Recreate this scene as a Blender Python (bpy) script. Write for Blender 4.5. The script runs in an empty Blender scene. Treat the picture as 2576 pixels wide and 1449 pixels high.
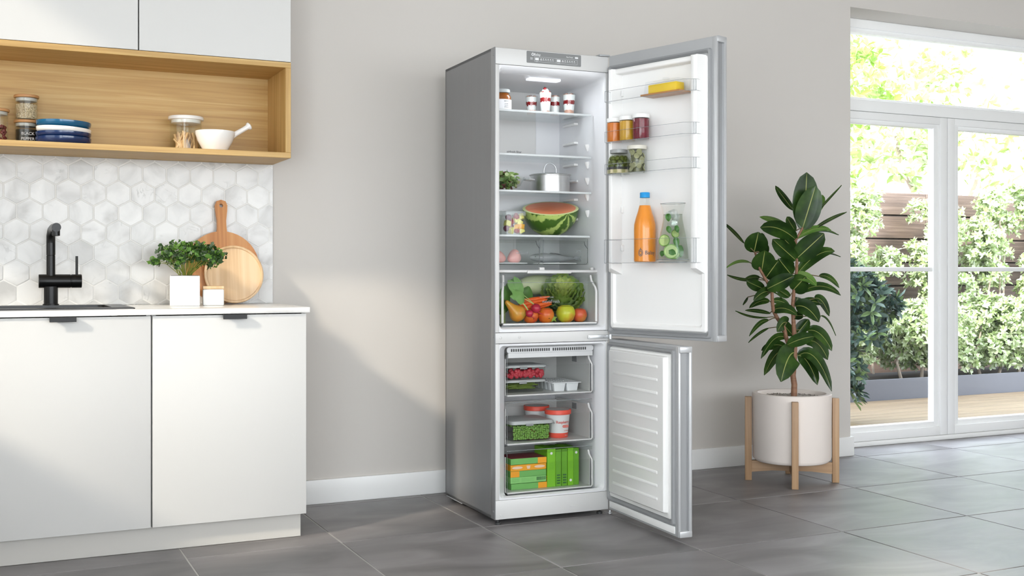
import bpy, bmesh, math, random
from mathutils import Vector, Matrix
import numpy as np

sc = bpy.context.scene
COL = sc.collection
R = math.radians
PI = math.pi

# ------------------------------------------------------------------ camera, sky, sun, daylight openings, exposure
cam_d = bpy.data.cameras.new('camera')
cam = bpy.data.objects.new('camera', cam_d)
COL.objects.link(cam)
cam.location = (0, 0, 1.10)
cam.rotation_euler = (R(90), 0, -0.44)
cam_d.sensor_width = 36
cam_d.lens = 36 * 2818.5 / 2576
cam_d.shift_y = -41.9 / 2576
cam_d.clip_start = 0.05
sc.camera = cam

SKY = 3.7
world = bpy.data.worlds.new('sky')
world.use_nodes = True
wn = world.node_tree
bg = wn.nodes['Background']
bg.inputs['Color'].default_value = (0.90, 0.95, 1.0, 1)
bg.inputs['Strength'].default_value = SKY
sc.world = world

sun_d = bpy.data.lights.new('sun', 'SUN')
sun_d.energy = 4.2
sun_d.angle = R(4.5)
sun_d.color = (1.0, 0.92, 0.80)
sun = bpy.data.objects.new('sun', sun_d)
COL.objects.link(sun)
sun.location = (-6, -2, 5)
sun.rotation_euler = Vector((1.0, 0.45, -0.67)).to_track_quat('-Z', 'Y').to_euler()


def portal(name, loc, direction, sx, sy):
    d = bpy.data.lights.new(name, 'AREA')
    d.shape = 'RECTANGLE'
    d.size, d.size_y = sx, sy
    d.cycles.is_portal = True
    o = bpy.data.objects.new(name, d)
    COL.objects.link(o)
    o.location = loc
    o.rotation_euler = Vector(direction).to_track_quat('-Z', 'Z').to_euler()
    return o


portal('daylight_garden_door', (6.1, 5.62, 1.34), (0, -1, 0), 2.9, 2.7)
portal('daylight_rear_windows', (3.05, -3.12, 1.75), (0, 1, 0), 7.3, 1.7)  # unseen rear openings, added as soft fill from behind the camera
portal('daylight_side_window', (-1.12, 4.07, 2.08), (1, 0, 0), 1.6, 2.0)

portal('daylight_long_window', (-1.12, -.75, 1.5), (1, 0, 0), 4.3, 2.8)  # portal of the added window that fills the inner door faces

sc.view_settings.view_transform = 'Standard'
sc.view_settings.look = 'None'
sc.view_settings.gamma = 1.0
sc.view_settings.use_curve_mapping = False
sc.view_settings.exposure = 1.2
cy = sc.cycles
cy.use_denoising = True
cy.use_adaptive_sampling = True
cy.adaptive_threshold = 0.05
cy.max_bounces = 6
cy.diffuse_bounces = 4
cy.glossy_bounces = 3
cy.transmission_bounces = 4
cy.transparent_max_bounces = 20
cy.caustics_reflective = False
cy.caustics_refractive = False
cy.sample_clamp_indirect = 6.0

rng = random.Random(7)


# ------------------------------------------------------------------ object helpers
class MB:
    """collects geometry for ONE mesh object"""

    def __init__(self):
        self.v, self.f, self.m, self.s = [], [], [], []

    def add(self, verts, faces, mi=0, smooth=False, M=None):
        o = len(self.v)
        if M is not None:
            verts = [tuple(M @ Vector(p)) for p in verts]
        self.v += [tuple(p) for p in verts]
        self.f += [tuple(i + o for i in f) for f in faces]
        self.m += [mi] * len(faces)
        self.s += [smooth] * len(faces)
        return self

    def box(self, x0, x1, y0, y1, z0, z1, mi=0, M=None):
        v = [(x0, y0, z0), (x1, y0, z0), (x1, y1, z0), (x0, y1, z0), (x0, y0, z1), (x1, y0, z1), (x1, y1, z1), (x0, y1, z1)]
        f = [(0, 3, 2, 1), (4, 5, 6, 7), (0, 1, 5, 4), (1, 2, 6, 5), (2, 3, 7, 6), (3, 0, 4, 7)]
        return self.add(v, f, mi, False, M)

    def rbox(self, x0, x1, y0, y1, z0, z1, r=.004, seg=2, mi=0, M=None):
        bm = bmesh.new()
        bmesh.ops.create_cube(bm, size=1)
        for v in bm.verts:
            v.co = Vector(((x0 + x1) / 2 + v.co.x * (x1 - x0), (y0 + y1) / 2 + v.co.y * (y1 - y0), (z0 + z1) / 2 + v.co.z * (z1 - z0)))
        r = min(r, .49 * min(abs(x1 - x0), abs(y1 - y0), abs(z1 - z0)))
        bmesh.ops.bevel(bm, geom=list(bm.edges), offset=r, segments=seg, profile=.5, affect='EDGES')
        bm.normal_update()
        bm.verts.index_update()
        vs = [tuple(v.co) for v in bm.verts]
        for f in bm.faces:
            f.smooth = max(abs(c) for c in f.normal) < .9995
        for sm in (False, True):
            fs = [f for f in bm.faces if f.smooth == sm]
            if not fs:
                continue
            if sm is False:
                o = len(self.v)
                self.v += [tuple(M @ Vector(p)) for p in vs] if M is not None else vs
            self.f += [tuple(v.index + o for v in f.verts) for f in fs]
            self.m += [mi] * len(fs)
            self.s += [sm] * len(fs)
        bm.free()
        return self

    def bm(self, bm, mi=0, smooth=False, M=None):
        bm.verts.index_update()
        self.add([tuple(v.co) for v in bm.verts], [tuple(v.index for v in f.verts) for f in bm.faces], mi, smooth, M)
        bm.free()
        return self

    def lathe(self, prof, n=24, c=(0, 0), mi=0, smooth=True, M=None, squash=1.0, caps=True):
        v, f = [], []
        for (r, z) in prof:
            for k in range(n):
                a = 2 * PI * k / n
                v.append((c[0] + r * math.cos(a), c[1] + r * squash * math.sin(a), z))
        for i in range(len(prof) - 1):
            for k in range(n):
                k2 = (k + 1) % n
                f.append((i * n + k, i * n + k2, (i + 1) * n + k2, (i + 1) * n + k))
        if caps:
            if prof[0][0] > 1e-6:
                f.append(tuple(range(n - 1, -1, -1)))
            if prof[-1][0] > 1e-6:
                f.append(tuple((len(prof) - 1) * n + k for k in range(n)))
        return self.add(v, f, mi, smooth, M)

    def tube(self, pts, r, n=8, mi=0, smooth=True, caps=True, M=None):
        pts = [Vector(p) for p in pts]
        rs = r if isinstance(r, (list, tuple)) else [r] * len(pts)
        v, f = [], []
        up = Vector((0, 0, 1))
        t0 = (pts[1] - pts[0]).normalized()
        if abs(t0.dot(up)) > .95:
            up = Vector((1, 0, 0))
        nx = t0.cross(up).normalized()
        for i, p in enumerate(pts):
            t = (pts[min(i + 1, len(pts) - 1)] - pts[max(i - 1, 0)]).normalized()
            nx = (nx - t * nx.dot(t)).normalized()
            ny = t.cross(nx)
            for k in range(n):
                a = 2 * PI * k / n
                v.append(tuple(p + (nx * math.cos(a) + ny * math.sin(a)) * rs[i]))
        for i in range(len(pts) - 1):
            for k in range(n):
                k2 = (k + 1) % n
                f.append((i * n + k, i * n + k2, (i + 1) * n + k2, (i + 1) * n + k))
        if caps:
            f.append(tuple(range(n - 1, -1, -1)))
            f.append(tuple((len(pts) - 1) * n + k for k in range(n)))
        return self.add(v, f, mi, smooth, M)

    def prism(self, poly, lo, hi, axis='y', mi=0, M=None, bev=0):
        """poly of 2D points extruded along axis: y -> (x,z), z -> (x,y), x -> (y,z)"""
        def P(p, t):
            return {'y': (p[0], t, p[1]), 'z': (p[0], p[1], t), 'x': (t, p[0], p[1])}[axis]
        n = len(poly)
        bm = bmesh.new()
        a = [bm.verts.new(P(p, lo)) for p in poly]
        b = [bm.verts.new(P(p, hi)) for p in poly]
        fa, fb = bm.faces.new(a), bm.faces.new(b)
        for k in range(n):
            bm.faces.new((a[k], a[(k + 1) % n], b[(k + 1) % n], b[k]))
        bmesh.ops.recalc_face_normals(bm, faces=bm.faces)
        if bev:
            bmesh.ops.bevel(bm, geom=[e for e in bm.edges if e in set(fa.edges) | set(fb.edges)], offset=bev, segments=2, profile=.5, affect='EDGES')
        return self.bm(bm, mi, False, M)

    def loft(self, rings, cap0=False, cap1=False, mi=0, smooth=True, M=None, closed=True):
        n = len(rings[0])
        v = [p for r_ in rings for p in r_]
        f = []
        for i in range(len(rings) - 1):
            for k in range(n if closed else n - 1):
                k2 = (k + 1) % n
                f.append((i * n + k, i * n + k2, (i + 1) * n + k2, (i + 1) * n + k))
        if cap0:
            f.append(tuple(range(n - 1, -1, -1)))
        if cap1:
            f.append(tuple((len(rings) - 1) * n + k for k in range(n)))
        return self.add(v, f, mi, smooth, M)

    def sphere(self, c, r, u=12, w=8, mi=0, sc_=(1, 1, 1), M=None):
        prof = [(math.sin(PI * i / w), -math.cos(PI * i / w)) for i in range(w + 1)]
        v, f = [], []
        for (a, z) in prof[1:-1]:
            for k in range(u):
                t = 2 * PI * k / u
                v.append((c[0] + r * sc_[0] * a * math.cos(t), c[1] + r * sc_[1] * a * math.sin(t), c[2] + r * sc_[2] * z))
        b = len(v)
        v += [(c[0], c[1], c[2] - r * sc_[2]), (c[0], c[1], c[2] + r * sc_[2])]
        for i in range(w - 2):
            for k in range(u):
                k2 = (k + 1) % u
                f.append((i * u + k, i * u + k2, (i + 1) * u + k2, (i + 1) * u + k))
        for k in range(u):
            k2 = (k + 1) % u
            f.append((b, k2, k))
            f.append((b + 1, (w - 2) * u + k, (w - 2) * u + k2))
        return self.add(v, f, mi, True, M)

    def build(self, name, mats, parent=None, loc=None, rot=None, sharp=40):
        me = bpy.data.meshes.new(name)
        me.from_pydata(self.v, [], self.f)
        if not isinstance(mats, (list, tuple)):
            mats = [mats]
        for m in mats:
            me.materials.append(m)
        me.polygons.foreach_set('material_index', self.m)
        me.polygons.foreach_set('use_smooth', self.s)
        if any(self.s) and sharp:
            me.set_sharp_from_angle(angle=R(sharp))
        me.update()
        o = bpy.data.objects.new(name, me)
        COL.objects.link(o)
        if loc is not None:
            o.location = loc
        if rot is not None:
            o.rotation_euler = rot
        if parent is not None:
            o.parent = parent
        return o


def tag(o, label, cat, group=None):
    o['label'] = label
    o['category'] = cat
    if group:
        o['group'] = group
    return o


def thing(name, label, cat, loc=(0, 0, 0), rotz=0, group=None):
    o = bpy.data.objects.new(name, None)
    o.empty_display_size = .05
    COL.objects.link(o)
    o.location = loc
    o.rotation_euler = (0, 0, rotz)
    return tag(o, label, cat, group)


def struct(o):
    o['kind'] = 'structure'
    return o


def stuff(o):
    o['kind'] = 'stuff'
    return o


def clone(o, name=None, parent=None, loc=None, rot=None):
    c = o.copy()
    COL.objects.link(c)
    c.parent = parent
    if loc is not None:
        c.location = loc
    if rot is not None:
        c.rotation_euler = rot
    return c


def rrect(x0, x1, z0, z1, r, n=4):
    pts = []
    for cx, cz, a0 in ((x1 - r, z1 - r, 0), (x0 + r, z1 - r, 90), (x0 + r, z0 + r, 180), (x1 - r, z0 + r, 270)):
        for k in range(n + 1):
            a = R(a0 + 90 * k / n)
            pts.append((cx + r * math.cos(a), cz + r * math.sin(a)))
    return pts


def text(body, size, name, mat, parent, loc, rot, align='LEFT', depth=.0003, bold=0.0):
    cu = bpy.data.curves.new('txt', 'FONT')
    cu.body = body
    cu.size = size
    cu.align_x = align
    cu.align_y = 'CENTER'
    cu.extrude = depth
    cu.offset = bold
    t = bpy.data.objects.new('txt', cu)
    COL.objects.link(t)
    dg = bpy.context.evaluated_depsgraph_get()
    me = bpy.data.meshes.new_from_object(t.evaluated_get(dg))
    bpy.data.objects.remove(t)
    bpy.data.curves.remove(cu)
    me.materials.clear()
    me.materials.append(mat)
    o = bpy.data.objects.new(name, me)
    COL.objects.link(o)
    o.parent = parent
    o.location = loc
    o.rotation_euler = rot
    return o


# ------------------------------------------------------------------ procedural materials
def srgb(r, g, b):
    return tuple(((c / 255) / 12.92 if c / 255 <= .04045 else ((c / 255 + .055) / 1.055) ** 2.4) for c in (r, g, b)) + (1,)


def mat(name, col, rough=.5, metal=0.0, spec=.5, coat=0.0, trans=None, subs=0):
    m = bpy.data.materials.new(name)
    m.use_nodes = True
    p = m.node_tree.nodes['Principled BSDF']
    p.inputs['Base Color'].default_value = col if len(col) == 4 else tuple(col) + (1,)
    p.inputs['Roughness'].default_value = rough
    p.inputs['Metallic'].default_value = metal
    p.inputs['Specular IOR Level'].default_value = spec
    p.inputs['Coat Weight'].default_value = coat
    if subs:
        p.inputs['Subsurface Weight'].default_value = subs
        p.inputs['Subsurface Scale'].default_value = .01
    return m


def N(m, t, **kw):
    n = m.node_tree.nodes.new(t)
    for k, v in kw.items():
        if k in n.inputs:
            n.inputs[k].default_value = v
        else:
            setattr(n, k, v)
    return n


def L(m, a, b):
    m.node_tree.links.new(a, b)


def vary(m, cols, scale=(1, 1, 1), noise=5.0, detail=5.0, pos=None, coord='Object', bump=0.0, rough=None, distort=0.0, rnd=0.0, bumpd=.002):
    """noise -> colour ramp on base colour (+ optional bump, per-object offset)"""
    p = m.node_tree.nodes['Principled BSDF']
    tc = N(m, 'ShaderNodeTexCoord')
    mp = N(m, 'ShaderNodeMapping')
    mp.inputs['Scale'].default_value = scale
    L(m, tc.outputs[coord], mp.inputs['Vector'])
    nz = N(m, 'ShaderNodeTexNoise')
    nz.inputs['Scale'].default_value = noise
    nz.inputs['Detail'].default_value = detail
    nz.inputs['Distortion'].default_value = distort
    if rnd:
        oi = N(m, 'ShaderNodeObjectInfo')
        mu = N(m, 'ShaderNodeMath', operation='MULTIPLY')
        mu.inputs[1].default_value = 37.0
        L(m, oi.outputs['Random'], mu.inputs[0])
        ad = N(m, 'ShaderNodeVectorMath', operation='ADD')
        L(m, mp.outputs[0], ad.inputs[0])
        L(m, mu.outputs[0], ad.inputs[1])
        L(m, ad.outputs[0], nz.inputs['Vector'])
    else:
        L(m, mp.outputs[0], nz.inputs['Vector'])
    rp = N(m, 'ShaderNodeValToRGB')
    cr = rp.color_ramp
    pos = pos or [i / (len(cols) - 1) for i in range(len(cols))]
    while len(cr.elements) < len(cols):
        cr.elements.new(.5)
    for e, c, q in zip(cr.elements, cols, pos):
        e.position = q
        e.color = c
    L(m, nz.outputs['Fac'], rp.inputs['Fac'])
    out = rp.outputs['Color']
    if rnd:
        hs = N(m, 'ShaderNodeHueSaturation')
        mr = N(m, 'ShaderNodeMapRange')
        mr.inputs['To Min'].default_value = 1 - rnd
        mr.inputs['To Max'].default_value = 1 + rnd * .6
        L(m, oi.outputs['Random'], mr.inputs['Value'])
        L(m, mr.outputs[0], hs.inputs['Value'])
        L(m, out, hs.inputs['Color'])
        out = hs.outputs['Color']
    L(m, out, p.inputs['Base Color'])
    if rough:
        mr2 = N(m, 'ShaderNodeMapRange')
        mr2.inputs['To Min'].default_value, mr2.inputs['To Max'].default_value = rough
        L(m, nz.outputs['Fac'], mr2.inputs['Value'])
        L(m, mr2.outputs[0], p.inputs['Roughness'])
    if bump:
        bp = N(m, 'ShaderNodeBump')
        bp.inputs['Strength'].default_value = bump
        bp.inputs['Distance'].default_value = bumpd
        L(m, nz.outputs['Fac'], bp.inputs['Height'])
        L(m, bp.outputs[0], p.inputs['Normal'])
    return m


def thin_glass(name, tint=(.97, .985, .98), base=.035, edge=.55, rough=.02):
    m = bpy.data.materials.new(name)
    m.use_nodes = True
    nt = m.node_tree
    nt.nodes.remove(nt.nodes['Principled BSDF'])
    tr = N(m, 'ShaderNodeBsdfTransparent')
    tr.inputs[0].default_value = tuple(tint) + (1,)
    gl = N(m, 'ShaderNodeBsdfGlossy')
    gl.inputs['Roughness'].default_value = rough
    gl.inputs['Color'].default_value = (.95, .97, .97, 1)
    lw = N(m, 'ShaderNodeLayerWeight')
    lw.inputs[0].default_value = .5
    pw = N(m, 'ShaderNodeMath', operation='POWER')
    pw.inputs[1].default_value = 4.0
    L(m, lw.outputs['Facing'], pw.inputs[0])
    ma = N(m, 'ShaderNodeMath', operation='MULTIPLY_ADD')
    ma.inputs[1].default_value = edge
    ma.inputs[2].default_value = base
    L(m, pw.outputs[0], ma.inputs[0])
    mx = N(m, 'ShaderNodeMixShader')
    L(m, ma.outputs[0], mx.inputs[0])
    L(m, tr.outputs[0], mx.inputs[1])
    L(m, gl.outputs[0], mx.inputs[2])
    L(m, mx.outputs[0], nt.nodes['Material Output'].inputs['Surface'])
    return m


def milky(name, col, alpha):
    """cloudy see-through plastic: part transparent, part diffuse"""
    m = mat(name, col, .25)
    m.node_tree.nodes['Principled BSDF'].inputs['Alpha'].default_value = alpha
    return m


def leafmat(name, cols, noise=12, rough=.45, tl=.35, rnd=0.0, spec=.4):
    m = mat(name, cols[0], rough, spec=spec)
    vary(m, cols, noise=noise, detail=3, rnd=rnd)
    p = m.node_tree.nodes['Principled BSDF']
    t = N(m, 'ShaderNodeBsdfTranslucent')
    src = p.inputs['Base Color'].links[0].from_socket
    L(m, src, t.inputs['Color'])
    mx = N(m, 'ShaderNodeMixShader')
    mx.inputs[0].default_value = tl
    L(m, p.outputs[0], mx.inputs[1])
    L(m, t.outputs[0], mx.inputs[2])
    L(m, mx.outputs[0], m.node_tree.nodes['Material Output'].inputs['Surface'])
    return m


def wood(name, c1, c2, c3, axis='x', rough=.45, k=1.0, rnd=0.0):
    s = {'x': (1.0 * k, 36 * k, 36 * k), 'y': (36 * k, 1.0 * k, 36 * k), 'z': (36 * k, 36 * k, 1.0 * k)}[axis]
    m = mat(name, c1, rough)
    return vary(m, [c1, c2, c3], scale=s, noise=1.6, detail=7, pos=[.3, .52, .75], distort=.6, rnd=rnd, bump=.08, bumpd=.001)


M = {}
M['wall'] = vary(mat('wall_paint', (.7, .69, .67), .75), [srgb(208, 203, 196), srgb(212, 207, 201)], noise=1.5, detail=2, bump=.02)
M['ceil'] = vary(mat('ceiling_paint', (.8, .8, .8), .8), [srgb(188, 184, 178), srgb(194, 190, 184)], noise=1.5)
M['base'] = vary(mat('baseboard_paint', (.85, .85, .84), .35), [srgb(240, 240, 238), srgb(244, 244, 242)], noise=2)
M['tile'] = vary(mat('floor_stone', (.2, .2, .2), .4), [srgb(98, 95, 95), srgb(126, 122, 122), srgb(152, 148, 149)], scale=(1.2, 2.6, 1), noise=1.6, detail=7, pos=[.28, .5, .74], rough=(.34, .52), rnd=.05, distort=.8)
M['tile'].node_tree.nodes['Principled BSDF'].inputs['Specular IOR Level'].default_value = .8
M['grout'] = vary(mat('floor_grout', (.4, .4, .4), .8), [srgb(182, 180, 177), srgb(192, 190, 187)], noise=20)
M['lacquer'] = vary(mat('white_lacquer', (.85, .85, .84), .42), [srgb(209, 208, 205), srgb(212, 211, 208)], noise=1)
M['plinth'] = vary(mat('plinth_laminate', (.7, .7, .68), .5), [srgb(192, 189, 183), srgb(199, 196, 190)], noise=2)
M['counter'] = vary(mat('counter_quartz', (.8, .8, .78), .22), [srgb(220, 219, 215), srgb(234, 233, 230), srgb(231, 230, 227)], noise=4, detail=8, distort=1.5, pos=[.3, .5, .7])
M['oak'] = wood('oak_veneer', srgb(178, 138, 76), srgb(197, 159, 95), srgb(211, 180, 120), 'x', .45)
M['oak_y'] = wood('oak_veneer_cross', srgb(178, 138, 76), srgb(197, 159, 95), srgb(211, 180, 120), 'z', .45)
M['black'] = vary(mat('matte_black_metal', (.005, .005, .005), .3, 0, .35), [(.004, .004, .004, 1), (.007, .007, .007, 1)], noise=8)
M['sink'] = vary(mat('sink_black', (.012, .012, .012), .3), [(.008, .008, .008, 1), (.016, .016, .015, 1)], noise=60)
M['splashgrout'] = vary(mat('tile_grout', (.85, .85, .83), .7), [srgb(232, 231, 227), srgb(238, 237, 234)], noise=30)
# marble hex tile: cloudy base + thin dark veins, different on every tile
m = M['marble'] = vary(mat('marble_tile', (.8, .8, .8), .2), [srgb(182, 180, 176), srgb(209, 208, 205), srgb(221, 220, 217)], noise=5.5, detail=6, pos=[.3, .47, .6], rnd=.055, distort=1.0)
_p = m.node_tree.nodes['Principled BSDF']
_src = _p.inputs['Base Color'].links[0].from_socket
_tc = N(m, 'ShaderNodeTexCoord')
_oi = N(m, 'ShaderNodeObjectInfo')
_mu = N(m, 'ShaderNodeMath', operation='MULTIPLY')
_mu.inputs[1].default_value = 91.0
L(m, _oi.outputs['Random'], _mu.inputs[0])
_ad = N(m, 'ShaderNodeVectorMath', operation='ADD')
L(m, _tc.outputs['Object'], _ad.inputs[0])
L(m, _mu.outputs[0], _ad.inputs[1])
_nz = N(m, 'ShaderNodeTexNoise')
_nz.inputs['Scale'].default_value = 7.0
_nz.inputs['Detail'].default_value = 9.0
_nz.inputs['Distortion'].default_value = 1.8
L(m, _ad.outputs[0], _nz.inputs['Vector'])
_rp = N(m, 'ShaderNodeValToRGB')
for e, q, c in zip([_rp.color_ramp.elements[0], _rp.color_ramp.elements.new(.5), _rp.color_ramp.elements[-1]], (.478, .5, .525), ((1, 1, 1, 1), (.62, .62, .61, 1), (1, 1, 1, 1))):
    e.position = q
    e.color = c
L(m, _nz.outputs['Fac'], _rp.inputs['Fac'])
_n2 = N(m, 'ShaderNodeTexNoise')
_n2.inputs['Scale'].default_value = 9.0
L(m, _ad.outputs[0], _n2.inputs['Vector'])
_r2 = N(m, 'ShaderNodeMapRange')
_r2.inputs['From Min'].default_value, _r2.inputs['From Max'].default_value = .55, .74
L(m, _n2.outputs['Fac'], _r2.inputs['Value'])
_mx = N(m, 'ShaderNodeMix', data_type='RGBA', blend_type='MULTIPLY')
L(m, _r2.outputs[0], _mx.inputs[0])
L(m, _src, _mx.inputs[6])
L(m, _rp.outputs['Color'], _mx.inputs[7])
L(m, _mx.outputs[2], _p.inputs['Base Color'])

# fridge
M['steel'] = vary(mat('fridge_side_steel', (.35, .35, .36), .4, .25), [srgb(132, 132, 133), srgb(138, 138, 139)], scale=(1, 1, .05), noise=30)
M['steel_l'] = vary(mat('fridge_edge_steel', (.45, .45, .46), .35, .5), [srgb(160, 161, 163), srgb(166, 167, 169)], scale=(1, 1, .05), noise=30)
M['frame'] = vary(mat('white_plastic_frame', (.8, .8, .8), .35), [srgb(206, 205, 203), srgb(210, 209, 207)], noise=3)
M['liner'] = vary(mat('white_liner', (.85, .85, .86), .3), [srgb(236, 235, 233), srgb(240, 239, 237)], noise=3)
M['cavity'] = vary(mat('cavity_liner', (.8, .8, .8), .3), [srgb(222, 222, 224), srgb(226, 226, 228)], noise=3)  # same plastic as the door liner, shade of the compartment in its colour
M['doorgrey'] = vary(mat('door_frame_grey', (.35, .35, .36), .4, .2), [srgb(170, 171, 172), srgb(175, 176, 177)], noise=5)
M['gasket'] = vary(mat('rubber_gasket', (.25, .25, .25), .6), [srgb(140, 141, 142), srgb(148, 149, 150)], noise=8)
M['grip'] = vary(mat('grip_profile', (.5, .5, .5), .3, .3), [srgb(186, 187, 188), srgb(192, 193, 194)], noise=4)
M['grip_d'] = vary(mat('grip_groove', (.3, .3, .3), .35, .3), [srgb(148, 149, 150), srgb(154, 155, 156)], noise=4)
M['panel'] = vary(mat('control_panel_grey', (.16, .16, .16), .3), [srgb(120, 121, 121), srgb(124, 125, 125)], noise=5)
M['print_w'] = vary(mat('pale_print', (.7, .7, .7), .5), [srgb(222, 223, 223), srgb(228, 229, 229)], noise=5)
M['print_g'] = vary(mat('grey_print', (.15, .15, .16), .5), [srgb(92, 95, 98), srgb(98, 101, 104)], noise=5)
M['chrome'] = vary(mat('bright_metal', (.7, .7, .7), .38, .9), [(.62, .63, .64, 1), (.7, .71, .72, 1)], noise=5)
M['dark'] = vary(mat('dark_slot', (.03, .03, .03), .6), [(.03, .03, .03, 1), (.05, .05, .05, 1)], noise=9)
M['vent'] = vary(mat('vent_grey', (.5, .5, .5), .4), [srgb(200, 200, 200), srgb(206, 206, 206)], noise=5)
M['shelfedge'] = milky('shelf_edge', srgb(226, 230, 230), .75)
M['glass'] = thin_glass('clear_glass', base=.015)
M['shelfglass'] = thin_glass('shelf_glass', (.95, .965, .965), .010, .95)
M['jarglass'] = thin_glass('jar_glass', (.96, .97, .96), .018, .45)
M['pane'] = thin_glass('window_glass', (.98, .99, .99), .012, .3)
M['doorpane'] = thin_glass('garden_door_glass', (.925, .955, 1.0), .012, .3)  # blue tint added to cool the daylight on the floor
M['sunpane'] = thin_glass('solar_control_glass', (.545, .54, .53), .03, .3)  # grey tint added to weaken the sun coming indoors
M['clearplas'] = thin_glass('clear_plastic', (.95, .955, .95), .003, .25, .06)
M['doorplas'] = thin_glass('door_shelf_plastic', (.965, .97, .975), .004, .3, .05)
M['rim'] = milky('plastic_rim_line', srgb(150, 154, 156), .55)
M['rimdark'] = milky('tray_outline', srgb(70, 74, 76), .8)
led = M['led'] = bpy.data.materials.new('led_diffuser')
led.use_nodes = True
_p = led.node_tree.nodes['Principled BSDF']
_p.inputs['Base Color'].default_value = (.9, .92, .96, 1)
_p.inputs['Emission Color'].default_value = (.88, .93, 1, 1)
_p.inputs['Emission Strength'].default_value = .25

# ------------------------------------------------------------------ the room
YW = 5.195
ZC = 3.15
# floor: grout bed with one object per tile
fl = struct(MB().box(-1.1, 8.6, -3.1, 5.6, -.12, -.0025).build('floor', M['grout']))
XS = [-1.1, -.74, -.02, .70, 1.31, 1.94, 2.56, 3.28, 4.0, 4.72, 5.44, 6.16, 6.88, 7.6, 8.6]
YS = [-3.1] + [5.13 - .72 * k for k in range(11, -1, -1)] + [5.6]
_tm = {}
for i in range(len(XS) - 1):
    for j in range(len(YS) - 1):
        w, h = XS[i + 1] - XS[i] - .0065, YS[j + 1] - YS[j] - .0065
        key = (round(w, 3), round(h, 3))
        cx, cy_ = (XS[i] + XS[i + 1]) / 2, (YS[j] + YS[j + 1]) / 2
        if key not in _tm:
            _tm[key] = MB().rbox(-w / 2, w / 2, -h / 2, h / 2, -.012, 0, .0015, 1).build('floor_tile', M['tile'], fl, (cx, cy_, 0))
        else:
            clone(_tm[key], parent=fl, loc=(cx, cy_, 0))

DX0, DX1, DZ = 4.68, 7.42, 2.68      # garden door opening
wb = MB().box(-1.1, DX0, YW, 5.62, -.1, ZC).box(DX1, 8.6, YW, 5.62, -.1, ZC).box(DX0, DX1, YW, 5.62, DZ, ZC)
struct(wb.build('wall_back', M['wall']))
WY0, WY1, WZ0, WZ1 = 3.32, 4.80, 1.12, 3.05          # window in the left wall
VY0, VY1, VZ0, VZ1 = -2.9, 1.4, .10, 2.90            # long unseen window, added to light the open fridge doors
wl = MB().box(-1.1, -.9, -3.1, VY0, 0, ZC).box(-1.1, -.9, VY1, WY0, 0, ZC).box(-1.1, -.9, VY0, VY1, 0, VZ0).box(-1.1, -.9, VY0, VY1, VZ1, ZC).box(-1.1, -.9, WY1, YW, 0, ZC).box(-1.1, -.9, WY0, WY1, 0, WZ0).box(-1.1, -.9, WY0, WY1, WZ1, ZC)
struct(wl.build('wall_left', M['base']))
struct(MB().box(8.5, 8.6, -3.1, YW, 0, ZC).build('wall_right', M['wall']))
wf = MB().box(-.9, -.6, -3.2, -3.05, 0, ZC).box(6.7, 8.5, -3.2, -3.05, 0, ZC).box(-.6, 6.7, -3.2, -3.05, 2.6, ZC).box(-.6, 6.7, -3.2, -3.05, 0, .9)  # wall out of view; its openings are added to let fill light in
for x in (.5, 2.6, 4.7):
    wf.box(x - .05, x + .05, -3.2, -3.05, .9, 2.6)
struct(wf.build('wall_front', M['wall']))
struct(MB().box(-1.1, 8.6, -3.2, 5.7, ZC, ZC + .15).build('ceiling', M['ceil']))
# window in the left wall: frame and one pane
w1 = MB()
for a in (WY0, WY1 - .05):
    w1.box(-1.05, -.99, a, a + .05, WZ0, WZ1)
w1.box(-1.05, -.99, WY0, WY1, WZ0, WZ0 + .05).box(-1.05, -.99, WY0, WY1, WZ1 - .05, WZ1)
w1 = struct(w1.build('window_1', M['base']))
for a in (WY0 + .05,):
    MB().box(-1.022, -1.018, a, WY1 - .05, WZ0 + .05, WZ1 - .05).build('pane', M['sunpane'], w1)
w2 = MB()  # frame of the added, unseen fill window
for a in (VY0, -.75 - .025, VY1 - .05):
    w2.box(-1.05, -.99, a, a + .05, VZ0, VZ1)
w2.box(-1.05, -.99, VY0, VY1, VZ0, VZ0 + .05).box(-1.05, -.99, VY0, VY1, VZ1 - .05, VZ1)
w2 = struct(w2.build('window_2', M['base']))
for a in (VY0 + .05, -.75 + .025):
    MB().box(-1.022, -1.018, a, a + 2.075, VZ0 + .05, VZ1 - .05).build('pane', M['pane'], w2)
# baseboard with a short return into the door reveal
bb = MB().rbox(1.215, DX0 + .016, YW - .016, YW, 0, .114, .003, 2).rbox(DX0, DX0 + .016, YW - .004, 5.40, 0, .114, .003, 2)
struct(bb.build('baseboard_back', M['base']))

# ------------------------------------------------------------------ glazed garden door
gd = bpy.data.objects.new('door_1', None)
COL.objects.link(gd)
gd.location = (0, 0, 0)
struct(gd)
YF = 5.42
fm = M['base']
fr = MB()
fr.rbox(DX0, DX1, YF, YF + .10, 2.625, DZ, .004).rbox(DX0, DX0 + .06, YF, YF + .10, 0, 2.63, .004).rbox(DX1 - .06, DX1, YF, YF + .10, 0, 2.63, .004)
fr.rbox(DX0 + .05, DX1 - .05, YF, YF + .10, 2.106, 2.178, .004).rbox(DX0, DX1, YF, YF + .10, 0, .03, .004)
fr.rbox(DX0 + .05, DX1 - .05, YF + .012, YF + .08, 2.598, 2.63, .006).rbox(DX0 + .05, DX1 - .05, YF + .012, YF + .08, 2.178, 2.192, .004)
fr.build('frame', fm, gd)
MB().box(DX0 + .06, DX1 - .06, YF + .05, YF + .056, 2.19, 2.60).build('pane', M['doorpane'], gd)
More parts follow.
